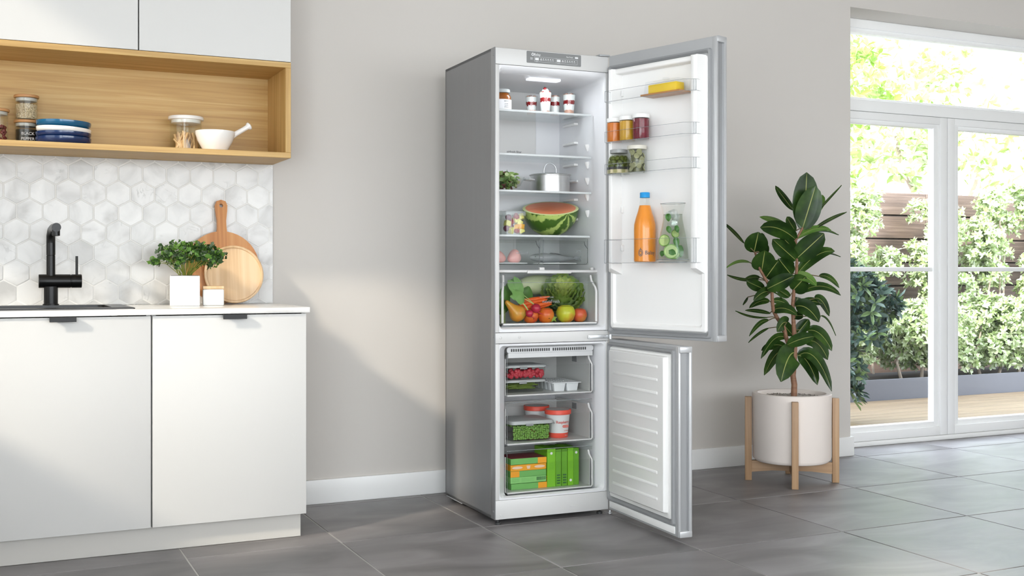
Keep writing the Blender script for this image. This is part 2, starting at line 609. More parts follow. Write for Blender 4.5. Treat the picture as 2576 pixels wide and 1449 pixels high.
for (x0, x1) in ((4.735, 5.704), (5.710, 6.68), (6.686, 7.36)):
    s_ = MB()
    z0, z1 = .032, 2.104
    sw = .062
    s_.rbox(x0, x0 + sw, YF + .004, YF + .075, z0, z1, .004).rbox(x1 - sw, x1, YF + .004, YF + .075, z0, z1, .004)
    s_.rbox(x0 + sw, x1 - sw, YF + .004, YF + .075, z0, z0 + .058, .004).rbox(x0 + sw, x1 - sw, YF + .004, YF + .075, z1 - sw + .015, z1, .004)
    # glazing bead, stepped back
    b = .046
    s_.rbox(x0 + sw - .004, x0 + sw + b, YF + .0165, YF + .0675, z0 + .05, z1 - .04, .008).rbox(x1 - sw - b, x1 - sw + .004, YF + .0165, YF + .0675, z0 + .05, z1 - .04, .008)
    s_.rbox(x0 + sw, x1 - sw, YF + .018, YF + .066, z0 + .05, z0 + .092, .008).rbox(x0 + sw, x1 - sw, YF + .018, YF + .066, z1 - .075, z1 - .04, .008)
    so = s_.build('sash', fm, gd)
    gx0, gx1 = x0 + sw + b - .004, x1 - sw - b + .004
    MB().rbox(gx0, gx1, YF + .026, YF + .064, 1.099, 1.127, .005).build('glazing_bar', fm, so)
    MB().box(gx0, gx1, YF + .043, YF + .049, z0 + .085, 1.103).build('pane', M['doorpane'], so)
    MB().box(gx0, gx1, YF + .043, YF + .049, 1.122, z1 - .07).build('pane', M['doorpane'], so)

# ------------------------------------------------------------------ kitchen run on the left
CX = 1.212
# base cabinets
for (x0, x1, lab) in ((.590, 1.200, 'white base cabinet under the cutting boards, at the open end of the counter'),
                      (-.022, .586, 'white base cabinet below the black kitchen tap'),
                      (-.632, -.026, 'white base cabinet beyond the sink towards the side wall')):
    c = thing('base_cabinet', lab, 'cabinet', ((x0 + x1) / 2, 4.87, 0), 0, 'handle-pull base cabinets')
    xm = (x0 + x1) / 2
    a_, b_, f_, k_ = x0 - xm, x1 - xm, 4.556 - 4.87, 5.17 - 4.87
    MB().box(a_, a_ + .016, f_, k_, .10, .930).box(b_ - .016, b_, f_, k_, .10, .930).box(a_ + .016, b_ - .016, f_, k_, .10, .116).box(a_ + .016, b_ - .016, k_ - .01, k_, .116, .930).build('body', M['lacquer'], c)
    d = MB().rbox(x0 - xm + .001, x1 - xm - .001, 4.536 - 4.87, 4.555 - 4.87, .103, .926, .0015, 2).build('door', M['lacquer'], c)
    hx = .219 if x0 < .5 else .857
    if x0 < -.1:
        hx = -.39
    MB().box(hx - xm, hx + .094 - xm, 4.51 - 4.87, 4.54 - 4.87, .926, .9285).rbox(hx - xm, hx + .094 - xm, 4.508 - 4.87, 4.511 - 4.87, .910, .9285, .001, 1).build('handle', M['black'], d)
tag(MB().rbox(-.63, 1.188, 4.585, 4.60, .001, .0995, .001, 1).build('plinth_board', M['plinth']), 'grey plinth board along the floor under the white base cabinets', 'plinth')
# worktop with a cut-out for the sink
SX0, SX1, SY0, SY1 = -.33, .46, 4.66, 5.02
ct = MB().rbox(-.64, SX0, 4.525, 5.172, .9305, .953, .002).rbox(SX1, CX, 4.525, 5.172, .9305, .953, .002)
ct.box(SX0 - .001, SX1 + .001, 4.526, SY0, .9305, .953).box(SX0 - .001, SX1 + .001, SY1, 5.171, .9305, .953)
tag(ct.build('worktop', M['counter']), 'pale stone worktop over the white base cabinets', 'worktop')
sk = thing('kitchen_sink', 'black inset sink with a flat rim in the pale worktop', 'sink', (.07, 4.84, .953))
k = MB()
rg = lambda x0, x1, y0, y1, r, z: [(px - .07, py - 4.84, z) for px, py in rrect(x0, x1, y0, y1, r)]
k.loft([rg(-.40, .535, 4.60, 5.09, .012, .0002), rg(-.40, .535, 4.60, 5.09, .012, .004), rg(-.395, .53, 4.605, 5.085, .012, .006), rg(SX0 + .004, SX1 - .004, SY0 + .004, SY1 - .004, .03, .006)], smooth=False)
k.build('rim', M['sink'], sk)
k = MB().loft([rg(SX0 + .004, SX1 - .004, SY0 + .004, SY1 - .004, .03, .006), rg(SX0 + .008, SX1 - .008, SY0 + .008, SY1 - .008, .03, -.19), rg(SX0 + .04, SX1 - .04, SY0 + .04, SY1 - .04, .03, -.2)], cap1=True)
k.build('basin', M['sink'], sk)
# tap
tp = thing('kitchen_tap', 'matte black tap with an upright spout and pin lever behind the sink', 'tap', (.250, 5.045, .959))
MB().lathe([(.032, 0), (.032, .005), (.028, .006), (.028, .078)], 24).build('base', M['black'], tp)
MB().lathe([(.0275, -.047), (.0285, -.045), (.0285, .076), (.027, .077), (.027, .080), (.0285, .081), (.0285, .118), (.0275, .120)], 28, M=Matrix.Translation((0, 0, .100)) @ Matrix.Rotation(R(90), 4, 'Y')).build('valve_body', M['black'], tp)
MB().lathe([(.0175, .12), (.0175, .205), (.0165, .206), (.0165, .208), (.0178, .209), (.0178, .265)], 20).build('riser', M['black'], tp)
MB().tube([(0, 0, .26), (0, -.004, .290), (.003, -.025, .312), (.006, -.07, .318), (.011, -.20, .318)], [.0178, .0178, .0178, .0178, .0178], 20).build('spout', M['black'], tp)
MB().lathe([(.010, -.03), (.0155, -.028), (.0155, .0)], 16, c=(.010, -.185), M=Matrix.Translation((0, 0, .313))).build('nozzle', M['black'], tp)
MB().tube([(.101, 0, .125), (.101, 0, .205)], .0052, 12).build('lever', M['black'], tp)
# splashback: hexagonal marble tiles set in white grout
bs = tag(MB().box(-.64, 1.21, 5.1746, 5.194, .9535, 1.5935).build('backsplash', M['splashgrout']), 'hexagonal marble tile splashback between worktop and wooden shelf', 'backsplash')


def clip(poly, ax, lim, keep_less):
    out = []
    for i in range(len(poly)):
        a, b_ = poly[i], poly[(i + 1) % len(poly)]
        ia, ib = (a[ax] <= lim) == keep_less, (b_[ax] <= lim) == keep_less
        if ia:
            out.append(a)
        if ia != ib:
            t = (lim - a[ax]) / (b_[ax] - a[ax])
            out.append(tuple(a[q] + t * (b_[q] - a[q]) for q in (0, 1)))
    return out


HW, HP = .1019, .0868
rr = HW / math.sqrt(3) - .0036
full = None
for j in range(-1, 8):
    cz = 1.528 - HP * j
    for i in range(-9, 12):
        cx = .1735 + HW * i + (HW / 2 if j % 2 else 0)
        hx = [(cx + rr * math.cos(R(60 * q + 30)), cz + rr * .985 * math.sin(R(60 * q + 30))) for q in range(6)]
        p = clip(clip(clip(clip(hx, 0, 1.2085, True), 0, -.638, False), 1, 1.592, True), 1, .955, False)
        if len(p) < 3:
            continue
        xs_, zs_ = [q[0] for q in p], [q[1] for q in p]
        if max(xs_) - min(xs_) < .008 or max(zs_) - min(zs_) < .008:
            continue
        if p == hx or len(p) == 6 and abs(max(xs_) - min(xs_) - max(q[0] for q in hx) + min(q[0] for q in hx)) < 1e-6 and abs(max(zs_) - min(zs_) - max(q[1] for q in hx) + min(q[1] for q in hx)) < 1e-6:
            if full is None:
                full = MB().prism([(q[0] - cx, q[1] - cz) for q in hx], 5.1726, 5.176, 'y', bev=.0009).build('tile', M['marble'], bs, (cx, 0, cz))
            else:
                clone(full, parent=bs, loc=(cx, 0, cz))
        else:
            MB().prism([(q[0] - cx, q[1] - cz) for q in p], 5.1726, 5.176, 'y').build('tile', M['marble'], bs, (cx, 0, cz))
# wooden open shelf and the white wall cabinets above it
SY = 4.835
sh = thing('open_wall_shelf', 'oak box shelf open to the front above the marble splashback', 'shelf', (.29, 5.01, 1.594))
OX, OY = -.29, -5.01
Bx = lambda x0, x1, y0, y1, z0, z1: (x0 + OX, x1 + OX, y0 + OY, y1 + OY, z0, z1)
MB().rbox(*Bx(-.64, 1.21, SY, 5.194, 0, .024), .001, 1).build('bottom_board', M['oak'], sh)
MB().rbox(*Bx(-.64, 1.21, SY, 5.194, .393, .417), .001, 1).build('top_board', M['oak'], sh)
MB().rbox(*Bx(1.186, 1.21, SY, 5.194, .024, .393), .001, 1).build('side_board', M['oak_y'], sh)
MB().rbox(*Bx(-.64, -.616, SY, 5.194, .024, .393), .001, 1).build('side_board', M['oak_y'], sh)
MB().box(*Bx(-.616, 1.186, 5.172, 5.193, .024, .393)).build('back_board', M['oak'], sh)
for (x0, x1, lab) in ((.577, 1.21, 'white wall cabinet above the wooden shelf, at the free wall end'),
                      (-.063, .573, 'white wall cabinet above the stacked blue plates'),):
    c = thing('wall_cabinet', lab, 'cabinet', ((x0 + x1) / 2, 5.01, 2.013), 0, 'white wall cabinets')
    xm = (x0 + x1) / 2  # dark sheet added to block the sky so board gaps look shaded
    MB().box(x0 - xm, x1 - xm, 4.857 - 5.01, 5.194 - 5.01, 0, 1.13).build('body', M['lacquer'], c)
    MB().rbox(x0 - xm + .0005, x1 - xm - .0005, 4.836 - 5.01, 4.856 - 5.01, 0, 1.13, .001, 1).build('door', M['lacquer'], c)

# ---- things on the wooden shelf
ZS = 1.6185
ceramic = lambda n, c, r=.18: vary(mat(n, c, r, coat=.3), [c, tuple(x * 1.08 for x in c[:3]) + (1,)], noise=4)
navy, teal = ceramic('navy_glaze', srgb(20, 47, 92)), ceramic('teal_glaze', srgb(12, 88, 128))
white_c = ceramic('white_glaze', srgb(240, 238, 234))


def plate(name, label, z, m_, h, r, tilt=0):
    pr = [(0, 0), (r * .68, 0), (r * .78, .002), (r * .92, h * .22), (r * .985, h * .5), (r, h * .8), (r, h), (r - .004, h), (r * .93, h * .4), (r * .72, .006), (0, .006)]
    o = MB().lathe(pr, 48).build(name, m_, None, (.297, 5.0, z), (0, R(tilt), 0))
    return tag(o, label, 'plate', 'stacked plates')


plate('dinner_plate', 'navy blue bowl-plate at the bottom of the stack', ZS, navy, .034, .108)
plate('dinner_plate', 'navy blue plate second from the bottom of the stack', ZS + .0285, navy, .026, .108)
plate('dinner_plate', 'white plate between the blue plates, tipped to one side', ZS + .0475, white_c, .026, .107, 2.2)
plate('dinner_plate', 'teal blue plate on top of the stack', ZS + .071, teal, .029, .107, 1.2)
cork = vary(mat('bamboo_lid', srgb(190, 140, 90), .5), [srgb(178, 126, 78), srgb(205, 156, 104)], scale=(1, 1, 6), noise=20)
seal = vary(mat('silicone_seal', (.6, .6, .58), .4), [srgb(200, 198, 192), srgb(208, 206, 200)], noise=8)
beans = vary(mat('white_beans', srgb(214, 190, 150), .45), [srgb(176, 148, 108), srgb(232, 214, 180)], noise=6, rnd=0)
pepper = vary(mat('black_peppercorns', (.02, .018, .015), .6), [(.012, .010, .008, 1), (.05, .04, .03, 1)], noise=90)


def pack(mb, r, z0, z1, s, n, rg, mi=0, u=6, w=4, shell=True, jit=1.0):
    """fill the visible outer skin of a jar of radius r with little grains"""
    for _ in range(n):
        a = rg.uniform(0, 2 * PI)
        q = r - s if shell and rg.random() < .8 else (r - s) * math.sqrt(rg.random())
        z = rg.uniform(z0 + s, z1 - s)
        if q < r - 1.5 * s:
            z = z1 - s * rg.uniform(.6, 1.2)
        mb.sphere((q * math.cos(a), q * math.sin(a), z), s * rg.uniform(.8, 1.1), u, w, mi)
    return mb


def canister(label, x, y, z, r, h, kind):
    t = thing('storage_jar', label, 'jar', (x, y, z), 0, 'bamboo-lidded storage jars')
    MB().lathe([(r - .001, 0), (r, .002), (r, h), (r - .003, h), (r - .003, .004), (0, .004)], 32).build('glass', M['jarglass'], t)
    MB().lathe([(r - .006, h - .014), (r - .004, h - .012), (r - .004, h - .001)], 32).build('seal', seal, t)
    MB().lathe([(r + .003, h + .0005), (r + .004, h + .002), (r + .004, h + .010), (r + .002, h + .012)], 32).build('lid', cork, t)
    if kind == 'beans':
        mb = MB().lathe([(r - .010, .005), (r - .010, h * .70)], 20)
        pack(mb, r - .004, .006, h * .74, .0042, 620, random.Random(3))
        stuff(mb.build('beans', beans, t))
    elif kind == 'pepper':
        MB().lathe([(r - .004, .005), (r - .004, h * .72)], 24).build('peppercorns', pepper, t)
        text('BLACK', .0165, 'lettering', M['vent'], t, (.004, -r - .0006, h * .52), (R(90), 0, 0), 'CENTER')
        text('PEPPER', .0165, 'lettering', M['vent'], t, (.004, -r - .0006, h * .30), (R(90), 0, 0), 'CENTER')
    else:
        mb = MB()
        pack(mb, r - .004, .006, h * .6, .007, 90, random.Random(4), 0, shell=False)
        mb.build('chillies', vary(mat('dried_chillies', srgb(110, 26, 20), .4), [srgb(70, 14, 12), srgb(150, 50, 36)], noise=60), t)
    return t


canister('glass jar of black peppercorns with lettering, under the bean jar', .158, 5.09, ZS, .045, .098, 'pepper')
canister('bamboo-lidded glass jar of white beans stacked on the pepper jar', .158, 5.09, ZS + .1105, .045, .092, 'beans')
canister('bamboo-lidded glass jar of dried red chillies beside the pepper jar', .045, 5.06, ZS, .045, .136, 'chilli')
t = thing('glass_jar', 'clear glass jar with white lid holding pale wooden sticks', 'jar', (.80, 5.06, ZS))
MB().lathe([(.064, 0), (.068, .003), (.068, .142), (.065, .142), (.065, .005), (0, .005)], 36).build('glass', M['jarglass'], t)
MB().lathe([(.060, .128), (.063, .13), (.063, .144)], 36).lathe([(.073, .1435), (.0755, .145), (.0755, .156), (.073, .159)], 36).build('lid', white_c, t)
stick = vary(mat('pale_wood_stick', srgb(226, 190, 136), .6), [srgb(208, 162, 104), srgb(238, 208, 160)], scale=(1, 1, 1), noise=30, rnd=.08)
rg_ = random.Random(11)
for k in range(58):
    a, q = rg_.uniform(0, 2 * PI), .052 * math.sqrt(rg_.random())
    z0 = rg_.uniform(.007, .02)
    l = rg_.uniform(.05, .078)
    b, e = Vector((q * math.cos(a), q * math.sin(a), z0)), None
    a2, q2 = a + rg_.uniform(-1.2, 1.2), .054 * math.sqrt(rg_.random())
    e = Vector((q2 * math.cos(a2), q2 * math.sin(a2), z0 + l))
    MB().tube([b, e], .0048, 6).build('stick', stick, t)
t = thing('mortar', 'white ceramic mortar bowl standing before the glass stick jar', 'mortar', (.906, 4.95, ZS))
MB().lathe([(.044, 0), (.05, .002), (.052, .007), (.060, .020), (.074, .046), (.083, .074), (.084, .088), (.081, .0885), (.078, .074), (.06, .03), (.03, .014), (0, .011)], 48).build('bowl', white_c, t)
pa, pb = Vector((.03, .0, .045)), Vector((.150, .012, .122))
dv = (pb - pa).normalized()
pe = MB().tube([pa, pa + dv * .02, pa + dv * .07, pa + dv * .12, pa + dv * .132, pa + dv * .137, pa + dv * .143, pa + dv * .147], [.018, .017, .0115, .0105, .0115, .0165, .0175, .013], 20).build('pestle', white_c, None, (.906, 4.95, ZS))
tag(pe, 'white ceramic pestle leaning out of the mortar', 'pestle')

# ---- things on the worktop
ZW = .9535
beech = wood('beech_board', srgb(178, 112, 60), srgb(203, 140, 82), srgb(216, 160, 104), 'z', .4, .6)
ash = wood('ash_tray_wood', srgb(206, 168, 124), srgb(224, 190, 148), srgb(234, 206, 170), 'z', .45, .6)
lean = R(-9)
pts = []
for k in range(0, 41):
    a = R(98 + 344 * k / 40)
    pts.append((.163 * math.cos(a), .163 + .163 * math.sin(a)))
hand = [(.0205, .345), (.020, .375), (.026, .42), (.0275, .445), (.020, .464), (0, .471), (-.020, .464), (-.0275, .445), (-.026, .42), (-.020, .375), (-.0205, .345)]
bm_ = bmesh.new()
for lp in (pts + hand, [(.0085 * math.cos(2 * PI * k / 20), .444 + .0085 * math.sin(2 * PI * k / 20)) for k in range(20)]):
    vv = [bm_.verts.new((p[0], -.009, p[1])) for p in lp]
    for k in range(len(vv)):
        bm_.edges.new((vv[k], vv[(k + 1) % len(vv)]))
bmesh.ops.triangle_fill(bm_, use_beauty=True, edges=list(bm_.edges))
ex = bmesh.ops.extrude_face_region(bm_, geom=list(bm_.faces))
bmesh.ops.translate(bm_, verts=[v for v in ex['geom'] if isinstance(v, bmesh.types.BMVert)], vec=(0, .018, 0))
bmesh.ops.recalc_face_normals(bm_, faces=bm_.faces)
tag(MB().bm(bm_).build('cutting_board', beech, None, (.968, 5.081, ZW + .004), (lean, 0, 0)), 'large round brown cutting board with a long handle against marble tiles', 'cutting board')
ty = thing('round_tray', 'pale round wooden tray with raised rim leaning on the cutting board', 'tray', (1.012, 5.058, ZW + .003))
ty.rotation_euler = (R(-11), 0, 0)
MB().lathe([(.120, .004), (.120, .010), (0, .010)], 48, M=Matrix.Translation((0, 0, .131)) @ Matrix.Rotation(R(90), 4, 'X')).build('base', ash, ty)
MB().lathe([(.119, -.002), (.128, -.004), (.131, -.001), (.131, .014), (.128, .0165), (.122, .0165), (.119, .011), (.119, -.002)], 56, M=Matrix.Translation((0, 0, .131)) @ Matrix.Rotation(R(90), 4, 'X')).build('rim', ash, ty)
wpot = vary(mat('white_pot_ceramic', (.8, .8, .8), .5), [srgb(232, 232, 230), srgb(240, 240, 238)], noise=3)
t = thing('potted_parsley', 'curly parsley in a square white pot beside the cutting boards', 'potted plant', (.776, 4.94, ZW), R(-8))
MB().rbox(-.061, .061, -.061, .061, 0, .128, .003).build('pot', wpot, t)
MB().box(-.056, .056, -.056, .056, .1275, .1295).build('soil', M['dark'], t)
greens = [leafmat('parsley_%d' % i, cols, 40, .45, .3) for i, cols in enumerate(([srgb(44, 72, 36), srgb(72, 104, 56)], [srgb(84, 130, 50), srgb(122, 166, 74)], [srgb(82, 104, 76), srgb(132, 150, 122)]))]
pstem = vary(mat('parsley_stem', srgb(120, 140, 50), .5), [srgb(110, 130, 44), srgb(160, 160, 70)], noise=30)
rg_ = random.Random(5)
ls, st = MB(), MB()
for k in range(46):
    a = rg_.uniform(0, 2 * PI)
    el = rg_.uniform(R(22), R(86))
    ln = rg_.uniform(.075, .125) * (1.12 if el < R(45) else 1.0)
    b = Vector((.03 * math.cos(a) * rg_.random(), .03 * math.sin(a) * rg_.random(), .13))
    tip = b + Vector((math.cos(a) * math.cos(el) * ln * 1.25, math.sin(a) * math.cos(el) * ln * .95, math.sin(el) * ln + .012))
    st.tube([b, b.lerp(tip, .5) + Vector((0, 0, .018)), tip], [.0016, .0013, .001], 5)
    for c in range(16):
        d_ = Vector((rg_.gauss(0, 1), rg_.gauss(0, 1), rg_.gauss(0, .8))).normalized()
        c0 = tip + d_ * rg_.uniform(.004, .030)
        n1 = Vector((rg_.gauss(0, 1), rg_.gauss(0, 1), rg_.gauss(0, 1))).normalized()
        n2 = d_.cross(n1).normalized()
        s = rg_.uniform(.008, .014)
        vs = [c0]
        for q in range(9):
            aa = 2 * PI * q / 9
            rr_ = s * (1.0 if q % 2 else .66)
            vs.append(c0 + (n1 * math.cos(aa) + n2 * math.sin(aa)) * rr_ + d_ * rg_.uniform(-.004, .006))
        ls.add(vs, [(0, q + 1, (q + 1) % 9 + 1) for q in range(9)], rg_.choice((0, 0, 1, 1, 2)), True)
stuff(ls.build('leaves', greens, t, sharp=0))
st.build('stems', pstem, t)
t = thing('ceramic_jar', 'small white pot with a wooden lid before the round tray', 'jar', (.893, 4.925, ZW), R(-8))
MB().rbox(-.0435, .0435, -.0435, .0435, 0, .070, .006, 3).build('body', wpot, t)
MB().rbox(-.0435, .0435, -.0435, .0435, .0705, .084, .003, 2).build('lid', ash, t)

# ------------------------------------------------------------------ fridge-freezer
FX, FY, FR = 2.0, 4.42, -.023
FW, FD, FZ0, FZ1 = .558, .612, .022, 2.073
fridge = thing('fridge_freezer', 'tall silver fridge-freezer with both doors open, full of food', 'fridge', (FX, FY, 0), FR)
_c, _s = math.cos(FR), math.sin(FR)


def fw(a, b, z):
    return Vector((FX + a * _c - b * _s, FY + a * _s + b * _c, z))


A1, A2 = 1.891, 1.549


def dw(u, w, z, A=A1):
    """point in the frame of an open door -> world"""
    x, y = -math.cos(A), -math.sin(A)
    return fw(FW + .002 + u * x + w * math.sin(A), u * y - w * math.cos(A), z)


lin, frm = M['liner'], M['frame']
mb = MB().box(0, .012, .045, FD, FZ0, FZ1).box(FW - .012, FW, .002, FD, FZ0, FZ1).box(0, FW, .01, FD, FZ1 - .012, FZ1).box(0, FW, FD - .012, FD, FZ0, FZ1).box(0, FW, .03, FD, FZ0, FZ0 + .012)
mb.build('cabinet', M['steel'], fridge)
MB().rbox(-.0006, .0024, .0006, .046, FZ0, FZ1 + .0005, .001, 2).build('edge_strip', M['steel_l'], fridge)
scr = MB().lathe([(.006, 0), (.006, .001), (.004, .002)], 14, M=Matrix.Translation((-.0004, .018, 2.042)) @ Matrix.Rotation(R(-90), 4, 'Y'))
s0 = scr.build('screw', M['steel_l'], fridge)
for z in (.815, .055):
    clone(s0, parent=fridge, loc=(0, 0, z - 2.042))
# white front: header, crossbar, base and slim stiles
MB().rbox(.0022, FW, 0, .05, 1.9995, FZ1 - .002, .003).build('header', frm, fridge)
MB().rbox(.0022, FW, 0, .05, .786, .8325, .002).build('crossbar', frm, fridge)
for z0, z1 in ((.834, 1.998), (.106, .7845)):
    MB().rbox(.0022, .020, 0, .05, z0, z1, .002).build('stile', frm, fridge)
    MB().rbox(FW - .014, FW, 0, .05, z0, z1, .002).build('stile', frm, fridge)
MB().rbox(.0022, FW, 0, .05, FZ0, .1055, .003).build('base_panel', frm, fridge)
MB().rbox(.365, .40, -.0016, .002, .049, .057, .001).build('base_clip', frm, fridge)
for a, z in ((.026, .811), (.116, .812)):
    MB().lathe([(.0065, 0), (.0065, .001), (.004, .0028), (0, .003)], 16, M=Matrix.Translation((a, 0, z)) @ Matrix.Rotation(R(90), 4, 'X')).build('plug', frm, fridge)
MB().lathe([(.0035, 0), (.003, .0015), (0, .002)], 12, M=Matrix.Translation((.026, 0, .04)) @ Matrix.Rotation(R(90), 4, 'X')).build('plug', frm, fridge)
rgb_ = lambda a0, a1, z0, z1, r, b: [(p[0], b, p[1]) for p in rrect(a0, a1, z0, z1, r)]
BK = .43
# cooling compartment liner and freezer liner
MB().loft([rgb_(.0195, .5445, .8345, 1.998, .004, .001), rgb_(.0200, .5440, .847, 1.988, .02, .0012), rgb_(.024, .539, .853, 1.976, .02, .012), rgb_(.028, .535, .856, 1.968, .02, .06), rgb_(.04, .523, .862, 1.955, .02, BK)][::-1], cap0=True).build('fridge_liner', M['cavity'], fridge)
MB().loft([rgb_(.0195, .5445, .1065, .784, .004, .001), rgb_(.022, .538, .112, .776, .02, .0015), rgb_(.030, .530, .120, .770, .02, .016), rgb_(.062, .518, .112, .768, .02, .045), rgb_(.066, .516, .098, .766, .015, .06), rgb_(.07, .51, .092, .76, .015, .45)][::-1], cap0=True).build('freezer_liner', M['cavity'], fridge)
# control panel
cp = MB().prism([(p[0], p[1]) for p in rrect(.150, .417, 2.0155, 2.067, .004)], -.003, .001, 'y', bev=.001).build('control_panel', M['panel'], fridge)
TR = (R(90), 0, 0)
text('Balay', .0155, 'lettering', M['print_w'], cp, (.184, -.0035, 2.0530), TR)
MB().lathe([(.0062, 0), (.0062, .0004), (.0034, .0004), (.0034, 0)], 20, caps=False, M=Matrix.Translation((.1785, -.0031, 2.053)) @ Matrix.Rotation(R(90), 4, 'X')).box(.1779, .1791, -.0035, -.003, 2.059, 2.0635).build('logo_ring', M['print_w'], cp)
text('No Frost', .0088, 'lettering', M['print_w'], cp, (.343, -.0035, 2.0535), TR)
MB().prism(rrect(.386, .402, 2.0495, 2.057, .002), -.0035, -.003, 'y').build('badge', M['print_w'], cp)
ln = MB()
for (x0, x1, z0, z1) in ((.186, .398, 2.0435, 2.0440), (.186, .398, 2.0225, 2.0230), (.186, .1865, 2.0225, 2.044), (.3975, .398, 2.0225, 2.044), (.2925, .2930, 2.0225, 2.044)):
    ln.box(x0, x1, -.0034, -.003, z0, z1)
for x in (.190, .2965):
    for q in range(6):
        ln.box(x + .026 + q * .0115 + (0 if q else -.002), x + .034 + q * .0115, -.0034, -.003, 2.0300, 2.0312 + (.001 if q == 0 else 0))
        ln.box(x + .027 + q * .0115, x + .031 + q * .0115, -.0034, -.003, 2.0345, 2.0380)
ln.box(.1665, .1785, -.0034, -.003, 2.0355, 2.0375).box(.1665, .1785, -.0034, -.003, 2.031, 2.0322)
ln.build('button_marks', M['print_w'], cp)
for x in (.190, .2965):
    MB().box(x, x + .0175, -.0036, -.003, 2.0285, 2.0395).build('display', M['print_w'], cp)
text('cooler', .005, 'lettering', M['print_w'], cp, (.192, -.0035, 2.0228), TR)
text('freezer', .005, 'lettering', M['print_w'], cp, (.298, -.0035, 2.0228), TR)
# LED lamp under the roof of the cooling compartment
lamp = MB().rbox(.20, .355, .075, .12, 1.9575, 1.968, .003).build('interior_lamp', M['led'], fridge)
ld = bpy.data.lights.new('fridge_led', 'AREA')
ld.shape = 'RECTANGLE'
ld.size, ld.size_y, ld.energy, ld.color = .18, .05, .6, (.9, .95, 1)
lo = bpy.data.objects.new('fridge_led', ld)
COL.objects.link(lo)
lo.location = fw(.28, .10, 1.955)
lo.rotation_euler = (R(-18), 0, FR)
# filter panel on the back wall with its lettering
fp = MB().prism([(p[0], p[1]) for p in rrect(.045, .392, 1.648, 1.98 - .012, .006)], BK - .010, BK + .01, 'y', bev=.002).build('filter_panel', M['frame'], fridge)
text('airfresh filter', .0150, 'lettering', M['print_g'], fp, (.238, BK - .0108, 1.670), TR)
# shelf ribs on the right wall
for z in (1.790, 1.70, 1.597, 1.52, 1.432, 1.34):
    MB().rbox(.508, .534, .245, .37, z, z + .012, .005).build('shelf_rib', lin, fridge)
for z in (1.685, 1.605, 1.53, 1.455, 1.38):
    MB().lathe([(.004, -.028), (.012, -.008), (.0135, .002), (.012, .003)], 14, c=(.530, .15), M=Matrix.Translation((0, 0, z))).build('shelf_stud', lin, fridge)
# glass shelves with pale front edge
for z in (1.820, 1.625, 1.4620, 1.262):
    g = MB().box(.043, .523 if z > 1.3 else .514, .104, BK - .025, z - .004, z).build('glass_shelf', M['shelfglass'], fridge)
    MB().rbox(.043, .524 if z > 1.3 else .515, .098, .105, z - .0075, z + .002, .002).build('shelf_edge', M['shelfedge'], g)
# two clear chill trays hanging under the lowest shelf
for x0, x1 in ((.032, .266), (.278, .510)):
    t_ = MB()
    z0, z1, y0, y1 = 1.131, 1.253, .105, .40
    th = .0025
    t_.box(x0, x1, y0, y0 + th, z0, z1 - .012).box(x0, x0 + th, y0, y1, z0, z1).box(x1 - th, x1, y0, y1, z0, z1).box(x0, x1, y1 - th, y1, z0, z1).box(x0, x1, y0, y1, z0, z0 + th)
    o = t_.build('chill_tray', M['clearplas'], fridge)
    e = MB().tube([(x1 - .022, y0 - .001, z1 - .016), (x1 - .018, y0 - .001, z1 - .032), (x1 - .004, y0 - .001, z1 - .05), (x1 - .005, y0 - .001, z0 + .008), (x1 - .012, y0 - .001, z0 + .001), (x0 + .003, y0 - .001, z0 + .001)], .0014, 6)
    e.tube([(x1 - .0035, y0 - .001, z1 - .004), (x1 - .004, y0 - .001, z1 - .05)], .0012, 6)
    if x0 > .1:
        e.tube([(x0 + .003, y0 - .001, z1 - .01), (x0 + .002, y0 - .001, z0 + .006)], .0012, 6)
    e.build('outline', M['rimdark'], o)
    MB().rbox(x0 + .002, x1 - .026, y0 - .010, y0, z1 - .026, z1 - .014, .003).build('tray_grip', M['clearplas'], o)
    text('extraCold' if x0 < .1 else '0 °C', .014, 'lettering', M['rim'], o, (x0 + .115 if x0 < .1 else x0 + .17, y0 - .0006, z0 + .052 if x0 < .1 else z0 + .06), TR)
# white lid frame and crisper drawer
MB().rbox(.030, .536, .062, .082, 1.094, 1.1065, .004).rbox(.18, .40, .056, .07, 1.090, 1.104, .004).rbox(.505, .520, .07, .09, 1.105, 1.118, .003).rbox(.245, .27, .066, .085, 1.105, 1.118, .003).build('crisper_lid', frm, fridge)
MB().box(.034, .530, .082, .42, 1.1, 1.104).build('crisper_cover_glass', M['shelfglass'], fridge)
cr = MB()
x0, x1, z0, z1, y0, y1 = .048, .532, .862, 1.086, .052, .41
cr.box(x0 + .012, x1 - .012, y0, y0 + .0025, z0 + .012, z1 - .035).box(x0, x0 + .003, y0 + .004, y1, z0, z1).box(x1 - .003, x1, y0 + .004, y1, z0, z1).box(x0, x1, y1 - .003, y1, z0, z1).box(x0, x1, y0, y1, z0, z0 + .003)
cr.box(x0 + .012, x1 - .012, y0 + .03, y0 + .0325, z1 - .036, z1 - .012).box(x0 + .012, x1 - .012, y0, y0 + .0325, z1 - .0365, z1 - .0345)
cr = cr.build('crisper_drawer', M['clearplas'], fridge)
for sx, xx in ((1, x1 - .012), (-1, x0 + .012)):
    MB().tube([(xx - sx * .012, y0 + .028, z1 - .004), (xx - sx * .010, y0 + .022, z1 - .03), (xx, y0 + .003, z1 - .06), (xx + sx * .003, y0, z1 - .075), (xx + sx * .003, y0, z0 + .01)], [.0055, .0055, .0055, .006, .006], 8).build('side_profile', frm, cr)
MB().rbox(x0 + .012, x1 - .006, y0 - .002, y0 + .012, z0, z0 + .008, .002).box(x0 + .02, x1 - .03, y0 + .02, y0 + .30, z0 + .0032, z0 + .0042).build('floor_rail', frm, cr)
MB().rbox(x0 + .004, x1 - .004, y0 - .003, y0 + .004, z0 - .006, z0, .002).build('lower_lip', M['rim'], cr)
